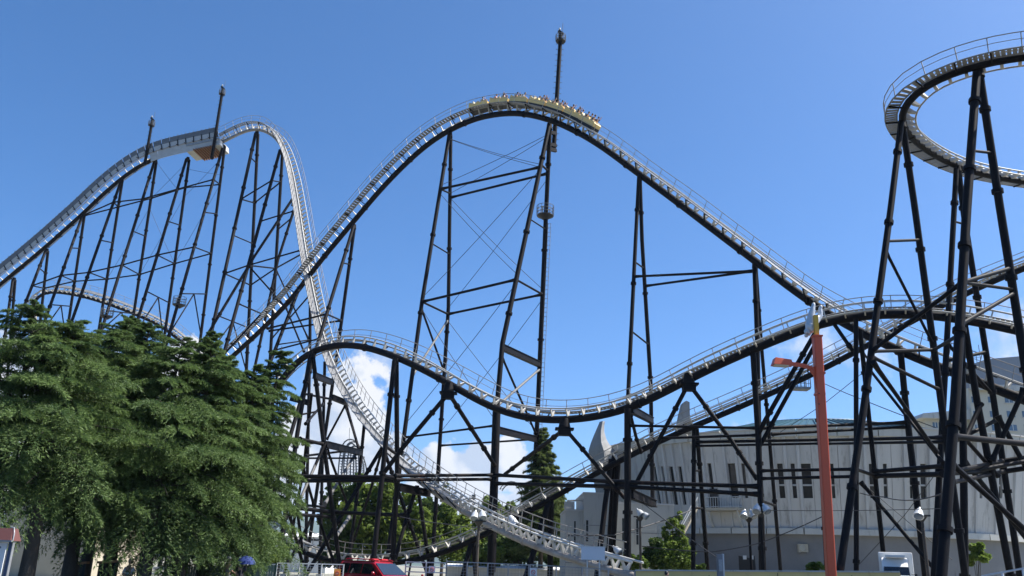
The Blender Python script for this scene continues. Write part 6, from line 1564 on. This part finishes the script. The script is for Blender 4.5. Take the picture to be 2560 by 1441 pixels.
def truck():
    Y = 52.0; c = ground(2252, Y)
    zt_ = z_at(c.x, Y, 1380)
    w = 75 / F_PX * Y * 1.02 / 2
    zo = zt_ - 2.55; zo = max(0, zo)
    MW = Matrix.Translation((c.x, c.y, zo)) @ Matrix.Rotation(-math.atan2(c.x, c.y), 4, 'Z')
    t = thing('parked_truck', 'white box truck facing the road between the black legs', 'truck', (c.x, c.y, zo))
    b = MB(); b.bx(-w, w, .95, 5.2, .75, 2.55, Mx=MW); bx_ = b.build('cargo_box', M['whitecar'], t)
    md = bx_.modifiers.new('edge', 'BEVEL'); md.width = .06; md.segments = 2
    cw = w * .82
    prof = [(-.95, .55), (-1.0, 1.22), (-.74, 1.74), (-.45, 2.14), (-.30, 2.2), (.8, 2.24), (.8, .55)]
    b = MB(); r0 = [MW @ V((-cw, y, z)) for y, z in prof]; r1 = [MW @ V((-cw * .98, y, z)) for y, z in prof]; b.prism([MW @ V((-cw, y, z)) for y, z in prof], (2 * cw, 0, 0)); cab = b.build('cab', M['whitecar'], t)
    md = cab.modifiers.new('edge', 'BEVEL'); md.width = .05; md.segments = 2
    b = MB(); b.hexa([MW @ V(p) for p in ((-cw * .9, -1.02, .80), (cw * .9, -1.02, .80), (cw * .88, -1.03, 1.15), (-cw * .88, -1.03, 1.15))], [MW @ V(p) for p in ((-cw * .9, -.9, .80), (cw * .9, -.9, .80), (cw * .88, -.9, 1.15), (-cw * .88, -.9, 1.15))]); b.build('front_panel', M['whitecar'], t)
    b = MB(); b.hexa([MW @ V(p) for p in ((-cw * .9, -1.005, 1.25), (cw * .9, -1.005, 1.25), (cw * .85, -.775, 1.71), (-cw * .85, -.775, 1.71))], [MW @ V(p) for p in ((-cw * .9, -.9, 1.25), (cw * .9, -.9, 1.25), (cw * .85, -.68, 1.71), (-cw * .85, -.68, 1.71))]); b.build('windscreen', M['carglass'], t)
    b = MB(); b.bx(-cw * .7, cw * .7, -.6, .7, 2.24, 2.36, Mx=MW); b.build('wind_deflector', M['whitecar'], t)
    for s in (-1, 1):
        b = MB(); b.bx(s * (cw + .22) - .07, s * (cw + .22) + .07, -.95, -.85, 1.0, 1.35, Mx=MW); b.bar(MW @ V((s * cw, -.8, 1.3)), MW @ V((s * (cw + .2), -.9, 1.3)), .03, .03); b.build('mirror', M['dark'], t)
        b = MB(); b.path([MW @ V((s * cw * .7, -1.0, .72)), MW @ V((s * cw * .7, -.95, .72))], .12, 14); b.build('headlight', M['chrome'], t)
        for y in (-.2, 3.9):
            b = MB(); b.path([MW @ V((s * (cw - .25), y, .36)), MW @ V((s * cw, y, .36))], .36, 18); wo = b.build('wheel', M['rubber'], t)
            b = MB(); b.path([MW @ V((s * cw, y, .36)), MW @ V((s * (cw + .02), y, .36))], .2, 12); b.build('rim', M['galv'], wo)
    b = MB(); b.bx(-cw, cw, -1.06, -.96, .4, .6, Mx=MW); b.build('bumper', M['whitecar'], t)
    b = MB(); b.bx(-cw * .6, cw * .6, .8, 5.0, .55, .72, Mx=MW); b.build('chassis', M['dark'], t)
truck()
# ================================================================ DISTANT RIDES
def lattice_arch(label, pts, Y, w, m='greysteel', legs=()):
    """distant coaster hoop: two rails with zigzag lacing along photo points"""
    P = [W(x, y, Y) for x, y in pts]
    t = thing('distant_coaster', label, 'roller coaster', (sum(p.x for p in P) / len(P), Y, 0), 'distant rides')
    a = spline([tuple(p) + (0,) for p in P], .9)[:, :3]; n = len(a)
    T = np.gradient(a, axis=0); T /= np.linalg.norm(T, axis=1, keepdims=True)
    N = np.stack([-T[:, 2], T[:, 1] * 0, T[:, 0]], 1)
    for s in (-1, 1):
        for dy in (-.6, .6):
            b = MB(); b.path([V(q) + V((0, dy, 0)) for q in a + N * w * s * .5], .13, 5); b.build('rail', M[m], t)
    b = MB()
    for i in range(0, n - 2, 2):
        b.tube(a[i] + N[i] * w * .5, a[i + 1] - N[i + 1] * w * .5, .09, n=4); b.tube(a[i + 1] - N[i + 1] * w * .5, a[i + 2] + N[i + 2] * w * .5, .09, n=4)
    b.build('lacing', M[m], t, kind='stuff')
    for x, y0 in legs:
        p = W(x, y0, Y); b = MB(); b.tube((p.x, Y, 0), p, .25, n=6); b.build('support', M[m], t)
        b = MB(); b.bx(p.x - .5, p.x + .5, Y - .4, Y + .4, p.z, p.z + .9); b.build('support_head', M[m], t)
    return t
lattice_arch('nearer distant lattice hoop poking above the bright trees', [(1128, 1290), (1140, 1266), (1158, 1254), (1183, 1250), (1203, 1258), (1218, 1275), (1228, 1295)], 230, .9, legs=((1184, 1246),))
lattice_arch('smaller distant lattice hoop beside the thick tower', [(1252, 1226), (1262, 1213), (1278, 1208), (1292, 1212), (1303, 1226), (1308, 1245)], 260, .8)
def lattice_tower():
    Y = 300
    t = thing('distant_lift_tower', 'grey lattice drop tower of a distant ride in front of the cloud', 'ride tower', W(875, 1240, Y) * 1)
    t.location.z = 0; OFF[t.name] = V(t.location)
    cols = [[(848, 1250), (850, 1180), (856, 1130), (866, 1108), (880, 1102), (893, 1108), (900, 1125)], [(862, 1250), (863, 1180), (866, 1140), (874, 1118), (884, 1112), (893, 1120)], [(880, 1250), (880, 1170), (882, 1120)], [(896, 1250), (895, 1190), (893, 1140), (897, 1132), (905, 1142), (911, 1160), (913, 1180), (908, 1205), (900, 1225)]]
    for c in cols:
        for dy in (-3, 3):
            a = spline([tuple(W(x, y, Y) + V((0, dy, 0))) + (0,) for x, y in c], 2.5)[:, :3]
            b = MB(); b.path([V(q) for q in a], .26, 5); b.build('column', M['greysteel'], t)
    b = MB()
    for y in range(1118, 1250, 7):
        b.tube(W(850, y, Y - 3), W(895, y, Y - 3), .13, n=4); b.tube(W(850, y, Y + 3), W(895, y, Y + 3), .13, n=4)
        for x in (850, 863, 880): b.tube(W(x, y, Y - 3), W(x + 15, y + 7, Y - 3), .1, n=4)
    for y in range(1140, 1215, 6): b.tube(W(897, y, Y), W(912, y + 3, Y), .13, n=4); b.tube(W(904, y - 3, Y), W(912, y + 6, Y), .1, n=4)
    b.build('bracing', M['greysteel'], t, kind='stuff')
    b = MB(); b.tube(W(873, 1108, Y), W(874, 1070, Y), .09, n=4); b.build('lightning_rod', M['greysteel'], t)
lattice_tower()
# ================================================================ HAZE
hz_ = MB(); hz_.bx(-9500, 9500, -70, 16500, -1.5, 760)
hm_ = D.materials.new('air_haze'); hm_.use_nodes = True
hn = hm_.node_tree.nodes; hn.remove(hn['Principled BSDF'])
pv = hn.new('ShaderNodeVolumePrincipled'); pv.inputs['Color'].default_value = (0.62, 0.78, 1.0, 1); pv.inputs['Density'].default_value = 0.00006; pv.inputs['Anisotropy'].default_value = 0.1
hm_.node_tree.links.new(pv.outputs[0], hn['Material Output'].inputs['Volume'])
hz_.build('haze', hm_, kind='stuff')
